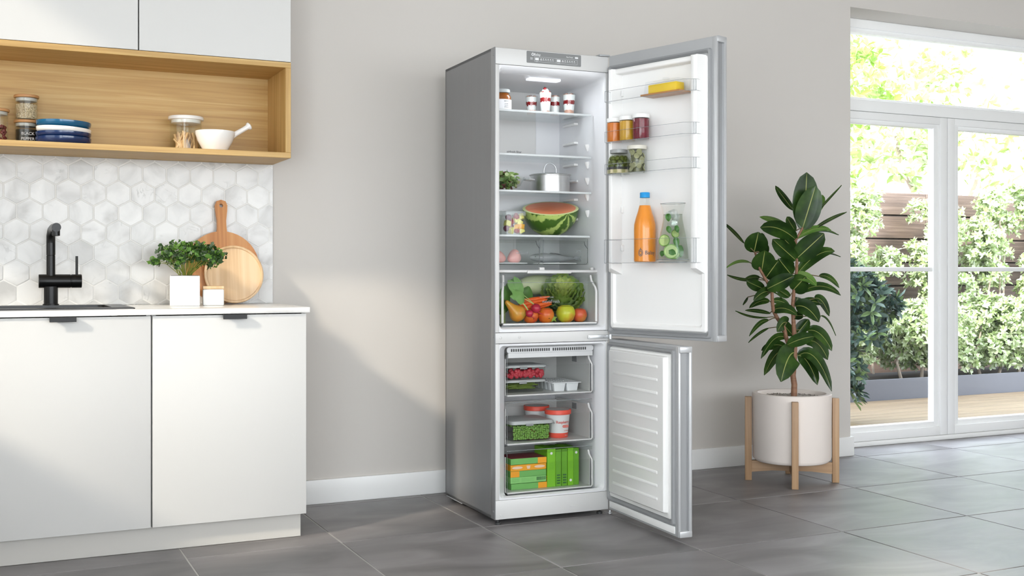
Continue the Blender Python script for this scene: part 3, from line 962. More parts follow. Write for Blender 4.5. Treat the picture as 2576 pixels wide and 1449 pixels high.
MB().tube([(x0 + .012, y0, z1 - .036), (x1 - .014, y0, z1 - .036)], .0012, 6).build('top_lip', M['rim'], cr)
text('extraFresh', .020, 'lettering', M['rim'], cr, (.250, y0 - .0006, .965), TR)
text('fruit and vegetables', .009, 'lettering', M['rim'], cr, (.238, y0 - .0006, .985), TR)
# freezer drawers
for z0, z1 in ((.546, .742), (.331, .521), (.116, .308)):
    x0, x1, y0, y1 = .080, .506, .056, .42
    d = MB().box(x0, x1, y0, y0 + .0025, z0 + .004, z1 - .062)
    d = d.build('freezer_drawer', M['clearplas'], fridge)
    MB().box(x0 + .002, x1 - .002, y0 + .003, y1, z0 + .004, z0 + .008).box(x0, x0 + .003, y0 + .02, y1, z0 + .004, z1 - .03).box(x1 - .006, x1 - .003, y0 + .02, y1, z0 + .004, z1 - .03).box(x0, x1, y1 - .004, y1, z0 + .004, z1 - .04).build('drawer_tub', frm, d)
    # sloping clear flap with grip under the top edge
    MB().add([(x0, y0, z1 - .062), (x1 - .03, y0, z1 - .062), (x1 - .03, y0 + .016, z1 - .02), (x0, y0 + .016, z1 - .02)], [(0, 1, 2, 3)]).box(x0, x1 - .004, y0 - .004, y0 + .02, z1 - .018, z1 - .002).build('front_flap', M['clearplas'], d)
    MB().tube([(x0, y0 - .003, z1 - .001), (x1 - .004, y0 - .003, z1 - .001)], .0016, 6).build('grip_edge', M['rim'], d)
    MB().tube([(x1 - .014, y0 + .016, z1 - .022), (x1 - .012, y0 + .012, z1 - .04), (x1 - .002, y0 + .002, z1 - .066), (x1 - .002, y0, z0 + .012), (x1 - .008, y0, z0 + .005), (x0 + .002, y0, z0 + .004)], [.005, .005, .004, .003, .003, .003], 8).build('side_profile', frm, d)
    MB().tube([(x0, y0 - .002, z1 - .01), (x0, y0 - .002, z0 + .004), (x0 + .006, y0 - .002, z0 - .001), (x1 - .002, y0 - .002, z0 - .001), (x1 + .008, y0 - .002, z0 + .008), (x1 + .008, y0 - .002, z1 - .07)], .0010, 6).build('outline', M['rim'], d)
    MB().box(x1 - .0085, x1 - .0055, .20, .245, z1 - .065, z1 - .037).build('grip_hole', M['gasket'], d)
vg = MB().prism(rrect(.078, .508, .7385, .7655, .012), .050, .056, 'y', bev=.001).box(.082, .500, .044, .054, .718, .7385).build('vent_grille', M['vent'], fridge)
vs_ = MB()
for k in range(35):
    if k == 18:
        continue
    x = .097 + k * .01075
    vs_.box(x, x + .0062, .0485, .0495, .7450, .7575)
stuff(vs_.build('vent_slots', M['dark'], vg))
MB().prism([(.14, .106), (.155, .093), (.42, .093), (.435, .106)], .03, .052, 'y').build('drip_channel', M['vent'], fridge)
# hinges and feet
MB().rbox(.452, FW + .002, -.006, .001, .7965, .8135, .0015).build('hinge_bracket', M['chrome'], fridge)
for a in (.459, .532):
    MB().lathe([(.0035, 0), (.003, .002)], 12, M=Matrix.Translation((a, -.006, .805)) @ Matrix.Rotation(R(90), 4, 'X')).build('hinge_screw', M['chrome'], fridge)
MB().lathe([(.007, .794), (.007, .815)], 14, c=(FW + .004, -.012)).build('hinge_pin', M['chrome'], fridge)
MB().rbox(FW - .05, FW + .004, -.010, .05, FZ1 - .001, FZ1 + .006, .002).build('hinge_cover', M['doorgrey'], fridge)
MB().lathe([(.006, .021), (.006, .012), (.011, .010), (.011, .006)], 14, c=(FW + .002, -.010)).build('lower_hinge', M['chrome'], fridge)
for (x, y) in ((.018, .012), (FW - .03, .03), (.03, .56), (FW - .03, .56)):
    MB().lathe([(.004, .023), (.004, .010), (.013, .0095), (.013, .0)], 14, c=(x, y)).build('foot', M['dark'], fridge)
MB().rbox(.0, .012, .40, .60, .016, .0225, .002).build('roller_bracket', M['chrome'], fridge)

# ---- doors
DL = .612


def make_door(name, A, z0, z1, gb=.012):
    d = MB().rbox(0, DL - .03, .004, .058, z0, z1, .004)
    d = d.build(name, M['steel_l'], fridge, (FW + .002, 0, 0), (0, 0, A + PI))
    # inner face frame
    MB().rbox(.001, DL - .028, 0, .005, z0 + .001, z1 - .001, .001, 1).build('inner_frame', M['doorgrey'], d)
    # free edge: profile with two ribs and a groove, plus end caps
    MB().rbox(DL - .030, DL - .006, .0, .012, z0, z1, .003).rbox(DL - .030, DL, .046, .060, z0, z1, .003).build('grip_rail', M['grip'], d)
    MB().box(DL - .0305, DL - .014, .011, .047, z0 + .002, z1 - .002).build('grip_groove', M['grip_d'], d)
    for q0, q1 in ((z0 - .0005, z0 + .026), (z1 - .026, z1 + .0005)):
        MB().rbox(DL - .031, DL + .0008, .002, .0608, q0, q1, .004).build('end_cap', M['grip'], d)
    gt = .047 if gb < .02 else .014
    g = [[(p[0], w, p[1]) for p in rrect(u0, u1, q0, q1, .012)] for (u0, u1, q0, q1, w) in
         ((.004, DL - .031, z0 + gb, z1 - gt, .0), (.006, DL - .033, z0 + gb + .002, z1 - gt - .002, -.012), (.013, DL - .040, z0 + gb + .009, z1 - gt - .009, -.014), (.022, DL - .047, z0 + gb + .016, z1 - gt - .016, -.004), (.024, DL - .049, z0 + gb + .018, z1 - gt - .018, 0))]
    MB().loft(g).build('gasket', M['gasket'], d)
    return d


U0, U1 = .808, 2.0755
ud = make_door('upper_door', A1, U0, U1)
rl = lambda u0, u1, z0, z1, r, w: [(p[0], w, p[1]) for p in rrect(u0, u1, z0, z1, r)]
# liner: shallow white tray, with side and top bolsters that carry the shelves
lb = MB()
LZ0, LZ1, LU0, LU1 = .842, 2.003, .024, .570
lb.loft([rl(LU0, LU1, LZ0, LZ1, .016, .0), rl(LU0 + .002, LU1 - .002, LZ0 + .002, LZ1 - .002, .016, -.016), rl(LU0 + .008, LU1 - .008, LZ0 + .008, LZ1 - .008, .014, -.022), rl(LU0 + .022, LU1 - .024, LZ0 + .022, LZ1 - .022, .012, -.022), rl(LU0 + .030, LU1 - .032, LZ0 + .03, LZ1 - .03, .012, -.012)], cap1=True)
for (u0, u1, v0, v1) in ((.526, .562, .528, .560), (.040, .092, .066, .086)):
    zt, zb = LZ1 - .004, 1.085
    ring = lambda q0, q1, za, zb_, w: [(q0, w, za), (q1, w, za), (q1, w, zb_), (q0, w, zb_)]
    lb.loft([ring(u0, u1, zb, zt, -.008), ring(u0 + .001, u1 - .001, zb + .014, zt - .001, -.045), ring(v0, v1, zb + .026, zt - .003, -.073), ring(v0 + .004, v1 - .004, zb + .030, zt - .006, -.076)], cap1=True)
lb.rbox(.05, .556, -.055, -.01, LZ1 - .028, LZ1 - .004, .008, 3)
lb.build('door_liner', lin, ud)
for z in (1.88, 1.52, 1.36, 1.19):
    MB().rbox(.094, .104, -.024, -.010, z, z + .028, .003).build('hook', lin, ud)


def door_shelf(z0, z1, wf, ul):
    s = MB()
    uk, wk = .518, -.075
    # outline in plan: back-left, front-left, front-right kink, right end
    P_ = [(ul + .002, -.024), (ul, wf), (uk, wf), (.560, -.078), (.560, -.024)]
    n = len(P_)
    for i in range(n - 1):
        a, b = P_[i], P_[i + 1]
        s.add([(a[0], a[1], z0), (b[0], b[1], z0), (b[0], b[1], z1), (a[0], a[1], z1)], [(0, 1, 2, 3)], 0)
    s.add([(p[0], p[1], z0) for p in P_], [tuple(range(n))], 0)
    for z, r_ in ((z0, .0011), (z1, .0009)):
        s.tube([(p[0], p[1], z) for p in P_[:n]], r_, 6, 1)
    for p in (P_[1], P_[3]):
        s.tube([(p[0], p[1], z0), (p[0], p[1], z1)], .0013, 6, 1)
    s.tube([(.551, -.082, z0), (.551, -.082, z1)], .0009, 6, 1)
    return s.build('door_shelf', [M['doorplas'], M['rim']], ud)


S1, S2, S3, S4 = 1.846, 1.668, 1.5265, 1.136
door_shelf(S1, 1.893, -.112, .080)
door_shelf(S2, 1.715, -.112, .080)
door_shelf(S3, 1.571, -.112, .080)
door_shelf(S4, 1.238, -.132, .096)

V0, V1 = .024, .7955
ldr = make_door('lower_door', A2, V0, V1, .044)
lb = MB()
lb.loft([rl(.024, .560, .088, .763, .010, .0), rl(.026, .558, .090, .760, .010, -.008), rl(.030, .555, .094, .757, .01, -.010)], cap1=True)
lb.loft([rl(.052, .540, .110, .752, .008, -.009), rl(.054, .537, .112, .750, .008, -.026), rl(.058, .533, .116, .747, .008, -.030)], cap1=True)
lb.build('door_liner', lin, ldr)
rb = None
for k in range(11):
    z = .7065 - k * .0545
    if rb is None:
        rb = MB().rbox(.097, .487, -.0328, -.027, -.006, .006, .0025, 2).build('rib', lin, ldr, (0, 0, z))
    else:
        clone(rb, parent=ldr, loc=(0, 0, z))
MB().rbox(.012, .578, -.004, .003, .034, .064, .002).build('lower_trim', lin, ldr)

# ------------------------------------------------------------------ food on the fridge shelves
def vm(name, c1, c2, rough=.4, noise=8, **kw):
    return vary(mat(name, c1, rough), [c1, c2], noise=noise, **kw)


def wrap(o, r):
    """bend flat lettering (x along, y = -r plane) round a vertical cylinder"""
    for v in o.data.vertices:
        x, y, z = v.co
        a_ = x / r
        rr_ = r - (y if abs(y) < .01 else 0)
        v.co = (rr_ * math.sin(a_), -rr_ * math.cos(a_), z)


metal_lid = vm('tin_lid', srgb(172, 178, 178), srgb(184, 190, 190), .35)
white_lid = vm('white_lid', srgb(232, 232, 230), srgb(238, 238, 236), .35)
paper = vm('white_label', srgb(240, 240, 242), srgb(245, 245, 247), .6)
ZF = {1: 1.8225, 3: 1.4645, 4: 1.2645}
# jar of preserve
t = thing('preserve_jar', 'amber preserve jar with white label and grey lid on the top shelf', 'jar', fw(.105, .17, ZF[1]), FR)
MB().lathe([(.040, 0), (.043, .004), (.043, .062), (.040, .070), (.033, .077), (.032, .082)], 32).build('glass', M['jarglass'], t)
MB().lathe([(.038, .002), (.041, .006), (.041, .061), (.038, .068), (.031, .075), (.030, .078)], 28).build('preserve', vm('amber_preserve', srgb(128, 66, 14), srgb(168, 96, 26), .25, 20), t)
MB().lathe([(.036, .080), (.0375, .081), (.0375, .094), (.036, .0955)], 32).build('lid', metal_lid, t)
lab = MB().loft([[(.0436 * math.cos(R(a)), .0436 * math.sin(R(a)), z) for a in range(200, 345, 6)] for z in (.004, .048)], closed=False).build('paper_label', paper, t)
for k, (z, s_, tx) in enumerate(((.040, .0085, 'apricot'), (.028, .0045, 'net weight'), (.021, .0045, 'ingredients'), (.013, .006, 'preserve'))):
    text(tx, s_, 'lettering', M['print_g'], lab, (.004, -.0438, z), (R(90), 0, R(8)), 'CENTER')
# parfaits
yog, comp, crumb, choc = vm('yoghurt', srgb(240, 240, 242), srgb(248, 248, 250), .4), vm('berry_compote', srgb(120, 16, 24), srgb(158, 30, 34), .25), vm('biscuit_crumb', srgb(196, 138, 118), srgb(222, 176, 158), .6, 60), vm('dark_crumb', srgb(110, 70, 60), srgb(150, 104, 84), .6, 60)
PARF = [(.289, .25, .094, .029, 'short layered parfait glass with biscuit base, nearest the preserve jar', 1), (.320, .165, .106, .029, 'tall berry parfait glass heaped with cream, in front of its neighbour', 0),
        (.409, .25, .104, .028, 'berry parfait glass with a wide red band, behind the heaped one', 0), (.459, .20, .110, .031, 'berry parfait glass standing apart with biscuit base', 1)]
for i, (a, b, h, r, labl, kind) in enumerate(PARF):
    t = thing('parfait_glass', labl, 'dessert', fw(a, b, ZF[1]), FR, 'berry parfaits on the top shelf')
    rad = lambda z: r * (.72 + .28 * min(1, z / h))
    rg_ = random.Random(20 + i)
    MB().lathe([(r * .70, 0), (r * .74, .003), (r, h * .95), (r - .001, h * .95), (r * .72, .005), (0, .005)], 28).build('glass', M['jarglass'], t)
    zz = [.006, h * (.22 if kind else .06), h * .46, h * .62, h * .86]
    for (z0, z1, m_, nm) in ((zz[0], zz[1], crumb, 'biscuit_layer'), (zz[1], zz[2], yog, 'cream_layer'), (zz[2], zz[3], comp, 'berry_layer'), (zz[3], zz[4], yog, 'cream_layer')):
        n_ = 24
        wob = [[rg_.uniform(-.0035, .0035) if q else 0 for _ in range(n_)] for q in (z0 > .01, z1 < h * .8)]
        rings = []
        for q, (z, wv) in enumerate(((z0, wob[0]), (z1 + .003, wob[1]))):
            rings.append([(rad(z) * (.955 + .012 * q) * math.cos(2 * PI * k / n_), rad(z) * (.955 + .012 * q) * math.sin(2 * PI * k / n_), z + wv[k] * .8) for k in range(n_)])
        MB().loft(rings, True, True).build(nm, m_, t)
    tpg = MB()
    for k in range(20):
        a_, q = rg_.uniform(0, 2 * PI), r * .75 * math.sqrt(rg_.random())
        tpg.sphere((q * math.cos(a_), q * math.sin(a_), h * .875 + (r - q) * .28), rg_.uniform(.004, .0075), 7, 5, rg_.choice((0, 0, 1, 2)), (1, 1, .75))
    if i == 1:
        tpg.sphere((0, 0, h * .94), .017, 14, 8, 3).sphere((-.006, -.008, h * 1.06), .008, 10, 6, 2)
    tpg.build('topping', [crumb, choc, comp, yog], t)
# bowl of mixed leaves
t = thing('salad_bowl', 'clear bowl of mixed salad leaves beside the steel pan', 'bowl', fw(.134, .205, ZF[3]), FR)
MB().lathe([(.035, 0), (.045, .003), (.075, .025), (.092, .062), (.0905, .062), (.073, .027), (.044, .006), (0, .006)], 36).build('glass', M['jarglass'], t)
sal = [leafmat('salad_%d' % i, c, 30, .4, .25) for i, c in enumerate(([srgb(120, 152, 76), srgb(150, 176, 104)], [srgb(84, 116, 56), srgb(112, 140, 76)], [srgb(196, 206, 166), srgb(172, 192, 124)], [srgb(140, 70, 80), srgb(160, 110, 104)]))]


def leafpatch(mb, c, d, up, ln, wd, curl, mi, rg, nu=4, nv=3, wave=.1):
    """little curved leaf: c base, d direction, up normal"""
    d = d.normalized()
    sd = d.cross(up).normalized()
    up = sd.cross(d).normalized()
    vs = []
    for i in range(nu + 1):
        s = i / nu
        w = wd * math.sin(PI * min(1, s * .86 + .14)) ** .7
        for j in range(nv + 1):
            q = j / nv * 2 - 1
            p = c + d * (ln * s) + sd * (w * .5 * q) + up * (curl * ln * s * s + wave * wd * (q * q) + rg.uniform(-1, 1) * wave * wd * .35)
            vs.append(tuple(p))
    n = nv + 1
    mb.add(vs, [(i * n + j, i * n + j + 1, (i + 1) * n + j + 1, (i + 1) * n + j) for i in range(nu) for j in range(nv)], mi, True)


mb = MB()
rg_ = random.Random(31)
for k in range(210):
    a_, el = rg_.uniform(0, 2 * PI), rg_.uniform(-.2, 1)
    rr_ = rg_.uniform(.3, .88)
    z = .012 + .068 * rg_.random()
    rm = .03 + .058 * min(1, z / .055) ** .6
    if z > .055:
        rm = .078 - (z - .055) * 1.6
    c = Vector((rm * rr_ * math.cos(a_), rm * rr_ * math.sin(a_), z))
    d_ = Vector((rg_.gauss(0, 1), rg_.gauss(0, 1), rg_.gauss(0, .5)))
    leafpatch(mb, c, d_, Vector((math.cos(a_), math.sin(a_), .5)), rg_.uniform(.018, .036), rg_.uniform(.012, .022), rg_.uniform(-.3, .3), rg_.choice((0, 0, 0, 1, 1, 2, 2, 3)), rg_, 3, 2)
stuff(mb.build('salad_leaves', sal, t, sharp=0))
# saucepan
steelp = vary(mat('polished_steel', (.7, .7, .7), .3, 1.0), [(.60, .60, .60, 1), (.68, .68, .67, 1)], scale=(1, 1, 8), noise=10)
t = thing('saucepan', 'stainless steel saucepan with lid and arched handle', 'saucepan', fw(.383, .245, ZF[3]), FR)
MB().lathe([(.088, 0), (.092, .003), (.092, .078), (.0955, .080), (.0955, .082)], 48).build('pan_body', steelp, t)
ld_ = MB().lathe([(.097, .0822), (.098, .084), (.092, .087), (.05, .092), (0, .094)], 48).build('lid', steelp, t)
MB().tube([(-.032, 0, .090), (-.032, 0, .108), (-.028, 0, .124), (-.016, 0, .136), (0, 0, .140), (.016, 0, .136), (.028, 0, .124), (.032, 0, .108), (.032, 0, .090)], .0032, 10).build('lid_handle', M['chrome'], ld_)
for s_ in (-1, 1):
    MB().tube([(s_ * .090, -.022, .058), (s_ * .118, -.024, .060), (s_ * .128, -.014, .061), (s_ * .128, .014, .061), (s_ * .118, .024, .060), (s_ * .090, .022, .058)], .0042, 8).build('side_handle', M['chrome'], t)
# clear boxes of cut fruit
for (a, labl) in ((.168, 'clear square box of cut fruit beside the watermelon'), (.052, 'clear square box of cut fruit by the fridge side wall')):
    t = thing('fruit_box', labl, 'container', fw(a, .205, ZF[4]), FR, 'clear fruit boxes')
    h = .050
    MB().loft([[(p[0], p[1], z) for p in rrect(-h, h, -h, h, .006)] for z in (0, .108)], True).loft([[(p[0], p[1], z) for p in rrect(-h + .002, h - .002, -h + .002, h - .002, .005)] for z in (.003, .108)], True).build('box_body', M['jarglass'], t)
    MB().prism(rrect(-h - .001, h + .001, -h - .001, h + .001, .006), .088, .107, 'z').build('lid', milky('frosted_lid', srgb(170, 174, 176), .30), t)
fr_m = {'melon': vm('melon_flesh', srgb(208, 200, 92), srgb(224, 218, 124), .4, 40), 'mango': vm('mango_flesh', srgb(226, 158, 44), srgb(240, 178, 60), .4, 40), 'berry': vm('strawberry', srgb(128, 14, 12), srgb(160, 28, 20), .3, 60), 'grape': vm('dark_grape', srgb(90, 40, 60), srgb(120, 62, 84), .3, 30)}
rg_ = random.Random(9)
cub = [('melon', .010, .060), ('berry', .008, .076), ('melon', .026, .046), ('mango', .034, .030), ('mango', .014, .026), ('melon', -.012, .012), ('melon', .036, .012), ('berry', .012, .012), ('grape', -.026, .070), ('melon', -.030, .042), ('grape', -.034, .020), ('melon', .040, .074), ('grape', -.010, .030), ('berry', -.008, .052)]
LF = {'melon': 'pale yellow melon cube in the clear fruit box', 'mango': 'orange mango cube in the clear fruit box', 'berry': 'red strawberry in the clear fruit box', 'grape': 'purple grape in the clear fruit box'}
for k, (kind, x, z) in enumerate(cub):
    y = (-.034 if kind in ('berry', 'mango') else -.026) + (0 if k < 8 else .003 * (k - 8))
    if kind in ('melon', 'mango'):
        s_ = .0125 if kind == 'melon' else .011
        o = MB().rbox(-s_, s_, -s_, s_, -s_, s_, .002).build('fruit_cube', fr_m[kind])
        o.rotation_euler = (rg_.uniform(-.6, .6), rg_.uniform(-.7, .7), rg_.uniform(0, 1.5))
    elif kind == 'berry':
        o = MB().lathe([(0, -.018), (.008, -.013), (.0145, 0), (.0150, .008), (.009, .014), (0, .015)], 14).build('strawberry', fr_m[kind])
        o.rotation_euler = (rg_.uniform(2, 4), rg_.uniform(-.4, .4), 0)
    else:
        o = MB().sphere((0, 0, 0), .0145, 14, 10).build('grape', fr_m[kind])
    o.location = fw(.168 + x, .205 + y, ZF[4] + .004 + z + .006)
    tag(o, LF[kind], 'fruit', {'melon': 'melon cubes', 'mango': 'mango cubes', 'berry': 'strawberries', 'grape': 'grapes'}[kind] + ' in the fruit box')
# half watermelon: rind, pale rim and red flesh
rind = mat('watermelon_rind', srgb(52, 84, 24), .35)
p_ = rind.node_tree.nodes['Principled BSDF']
tc = N(rind, 'ShaderNodeTexCoord')
mp = N(rind, 'ShaderNodeMapping')
axis = Vector((.21, -.95, -.22)).normalized()
qr = axis.rotation_difference(Vector((0, 0, 1))).to_euler()
mp.inputs['Rotation'].default_value = qr
sb_ = N(rind, 'ShaderNodeVectorMath', operation='SUBTRACT')
sb_.inputs[1].default_value = (0, 0, .1295)
L(rind, tc.outputs['Object'], sb_.inputs[0])
L(rind, sb_.outputs[0], mp.inputs['Vector'])
sx_ = N(rind, 'ShaderNodeSeparateXYZ')
L(rind, mp.outputs[0], sx_.inputs[0])
at = N(rind, 'ShaderNodeMath', operation='ARCTAN2')
L(rind, sx_.outputs[1], at.inputs[0])
L(rind, sx_.outputs[0], at.inputs[1])
nz = N(rind, 'ShaderNodeTexNoise')
nz.inputs['Scale'].default_value = 34
nz.inputs['Detail'].default_value = 6
L(rind, tc.outputs['Object'], nz.inputs['Vector'])
m1 = N(rind, 'ShaderNodeMath', operation='MULTIPLY_ADD')
m1.inputs[1].default_value = 8.0
L(rind, at.outputs[0], m1.inputs[0])
m2 = N(rind, 'ShaderNodeMath', operation='MULTIPLY')
m2.inputs[1].default_value = 7.0
L(rind, nz.outputs['Fac'], m2.inputs[0])
L(rind, m2.outputs[0], m1.inputs[2])
sn = N(rind, 'ShaderNodeMath', operation='SINE')
L(rind, m1.outputs[0], sn.inputs[0])
rp = N(rind, 'ShaderNodeValToRGB')
rp.color_ramp.elements[0].position, rp.color_ramp.elements[1].position = .55, .88
rp.color_ramp.elements[0].color, rp.color_ramp.elements[1].color = srgb(66, 100, 32), srgb(172, 194, 104)
ad = N(rind, 'ShaderNodeMath', operation='MULTIPLY_ADD')
ad.inputs[1].default_value, ad.inputs[2].default_value = .5, .5
L(rind, sn.outputs[0], ad.inputs[0])
L(rind, ad.outputs[0], rp.inputs['Fac'])
L(rind, rp.outputs['Color'], p_.inputs['Base Color'])
t = thing('watermelon_half', 'half watermelon with red cut face tilted forward', 'watermelon', fw(.384, .242, ZF[4]), FR)
r = .131
Mt = Matrix.Translation((0, 0, r - .0015)) @ Matrix.Rotation(R(-25), 4, 'Z') @ Matrix.Rotation(R(17), 4, 'X')
MB().lathe([(r * math.sin(PI / 2 * k / 14), -r * math.cos(PI / 2 * k / 14)) for k in range(15)], 48, M=Mt, caps=False).build('rind', rind, t)
MB().lathe([(r, 0), (r * .985, .001), (r * .90, .0015)], 48, M=Mt, caps=False).build('rim', vm('melon_rim', srgb(214, 222, 150), srgb(228, 232, 178), .4, 20), t)
MB().lathe([(r * .905, .0012), (r * .8, .003), (r * .4, .004), (0, .003)], 48, M=Mt).build('flesh', vary(mat('melon_red', srgb(214, 84, 40), .35), [srgb(228, 108, 62), srgb(242, 142, 98), srgb(248, 166, 126)], scale=(1, 6, 1), noise=8, detail=6), t)
# chilled meat and fish in the trays
chick = vary(mat('raw_chicken', srgb(226, 172, 168), .3, subs=.1), [srgb(214, 150, 146), srgb(236, 190, 184)], noise=9)
for (a, b, sc_, rz, labl) in ((.174, .19, (.034, .03, .027), .3, 'raw chicken piece with a pointed top in the chill tray'), (.098, .205, (.036, .034, .024), -.2, 'rounded raw chicken piece by the fridge side wall')):
    o = MB()
    prof = [(math.sin(PI * k / 10), -math.cos(PI * k / 10)) for k in range(11)]
    v = []
    mb = MB().sphere((0, 0, 0), 1, 20, 12)
    mb.v = [(x * sc_[0] * (1 + .12 * math.sin(3 * y + 2)), y * sc_[1], max(z, -.8) * sc_[2] * (1 + .28 * math.sin(2.2 * x + 1.2)) + .8 * sc_[2] * (1 + .28 * math.sin(2.2 * x + 1.2))) for x, y, z in mb.v]
    o = mb.build('chicken_piece', chick, None, fw(a, b, 1.1395), (0, 0, rz))
    tag(o, labl, 'meat', 'chicken pieces')
for (a, w_, labl) in ((.15, .1, 'thin white plate under the raw chicken'), (.395, .108, 'thin white plate under the grey fish')):
    tag(MB().prism([(w_ * math.cos(2 * PI * k / 32), .07 * math.sin(2 * PI * k / 32)) for k in range(32)], 0, .004, 'z', bev=.001).build('serving_plate', paper, None, fw(a, .22, 1.135), (0, 0, FR)), labl, 'plate', 'plates in the chill trays')
fm_ = vary(mat('fish_skin', srgb(120, 122, 124), .3, .1), [srgb(116, 119, 122), srgb(168, 170, 172)], scale=(1, 1, 3), noise=24)
t = thing('whole_fish', 'whole grey fish lying on a plate in the chill tray', 'fish', fw(.392, .215, 1.1395), FR)
secs = [(-.128, .002, .006), (-.118, .012, .012), (-.095, .021, .018), (-.05, .025, .022), (0, .022, .020), (.05, .014, .013), (.085, .008, .007), (.10, .006, .004)]
MB().loft([[(x, .9 * w_ * math.cos(2 * PI * k / 16), .022 + h_ * math.sin(2 * PI * k / 16) - x * .02) for k in range(16)] for x, w_, h_ in secs], True, True).build('body', fm_, t)
MB().prism([(.09, .022), (.105, .030), (.145, .032), (.128, .020), (.152, .004), (.108, .014)], -.002, .002, 'y').build('tail_fin', fm_, t)
MB().prism([(-.04, .040), (-.02, .047), (.02, .043), (.055, .030), (.03, .030)], -.0015, .0015, 'y').build('back_fin', vm('fish_fin', srgb(70, 72, 74), srgb(86, 88, 90)), t)
MB().sphere((-.105, -.0145, .028), .003, 8, 6).build('eye', M['dark'], t)

# ---- crisper contents
ZD = .8675
fruitm = lambda n, cols, noise=5: vary(mat(n, cols[0], .35), cols, noise=noise, detail=3, pos=[.32, .5, .68][:len(cols)], coord='Object')
PE = [(0, 0), (.014, .001), (.030, .009), (.0385, .028), (.037, .042), (.029, .057), (.019, .074), (.0135, .094), (.0105, .108), (.006, .114), (0, .115)]
t = thing('pear', 'yellow-orange pear tipped over in the crisper drawer', 'pear', fw(.153, .115, ZD + .002), FR)
t.rotation_euler = (0, R(-46), FR)
t.location = fw(.178, .105, ZD + .0205)
MB().lathe(PE, 28).build('flesh', fruitm('pear_skin', [srgb(196, 150, 40), srgb(214, 138, 52), srgb(150, 140, 46)], 14), t)
MB().tube([(0, 0, .112), (.002, 0, .120), (-.003, 0, .128)], .0016, 6).build('stalk', vm('stalk', srgb(96, 70, 34), srgb(120, 90, 50)), t)
AP = lambda r: [(0, r * .10), (r * .18, r * .02), (r * .42, 0), (r * .78, r * .22), (r * 1.0, r * .80), (r * .97, r * 1.18), (r * .78, r * 1.58), (r * .42, r * 1.74), (r * .16, r * 1.66), (0, r * 1.5)]
for (nm, a, b, r, cols, labl, cat, dz, til) in (
        ('peach', .224, .118, .036, [srgb(206, 96, 30), srgb(216, 110, 44), srgb(196, 70, 34)], 'orange peach beside the pear, under the radishes', 'peach', 0, 12),
        ('peach', .297, .112, .038, [srgb(206, 70, 26), srgb(214, 110, 36), srgb(222, 130, 40)], 'red-orange peach in the middle of the crisper drawer', 'peach', 0, 0),
        ('apple', .404, .125, .0445, [srgb(178, 184, 40), srgb(196, 196, 52), srgb(206, 120, 44)], 'yellow-green apple under the lettuce', 'apple', 0, 0),
        ('apple', .483, .14, .035, [srgb(200, 70, 40), srgb(212, 92, 54), srgb(206, 140, 60)], 'small red apple beside the yellow-green apple', 'apple', 0, -6)):
    t = thing(nm, labl, cat, fw(a, b, ZD), FR)
    o = MB().lathe(AP(r), 32).build('flesh', fruitm(nm + '_skin', cols, 14 if nm == 'peach' else 11), t)
    if nm == 'apple':
        MB().tube([(0, 0, r * 1.55), (.002, 0, r * 1.85)], .0015, 6).build('stalk', vm('apple_stalk', srgb(90, 66, 34), srgb(110, 84, 46)), t)
    else:
        MB().sphere((.0, -r * .93, r * .55), .0035, 8, 6, sc_=(1, .5, .6)).build('stalk_dimple', vm('dimple', srgb(70, 40, 16), srgb(90, 52, 22)), t)
gl1 = leafmat('radish_leaf', [srgb(96, 148, 66), srgb(128, 174, 94), srgb(152, 192, 120)], 18, .4, .25)
gl2 = leafmat('spinach_leaf', [srgb(64, 112, 42), srgb(98, 146, 62)], 18, .4, .25)
stal = vm('pale_stalk', srgb(160, 184, 104), srgb(182, 198, 130), .4)


def bigleaf(mb, b, tip, wd, bow, nrm, mi=0, nu=7, nv=4, wave=.06, rg=None):
    b, tip = Vector(b), Vector(tip)
    ax = tip - b
    nrm = (Vector(nrm) - ax.normalized() * Vector(nrm).dot(ax.normalized())).normalized()
    sd = ax.normalized().cross(nrm)
    vs = []
    for i in range(nu + 1):
        s = i / nu
        w = wd * (math.sin(PI * min(.985, .10 + s * .9)) ** .65)
        for j in range(nv + 1):
            q = j / nv * 2 - 1
            p = b + ax * s + sd * (w * .5 * q) + nrm * (bow * math.sin(PI * s) - abs(q) * wd * .10 + (rg.uniform(-1, 1) if rg else 0) * wave * wd)
            vs.append(tuple(p))
    n = nv + 1
    mb.add(vs, [(i * n + j, i * n + j + 1, (i + 1) * n + j + 1, (i + 1) * n + j) for i in range(nu) for j in range(nv)], mi, True)
    return mb


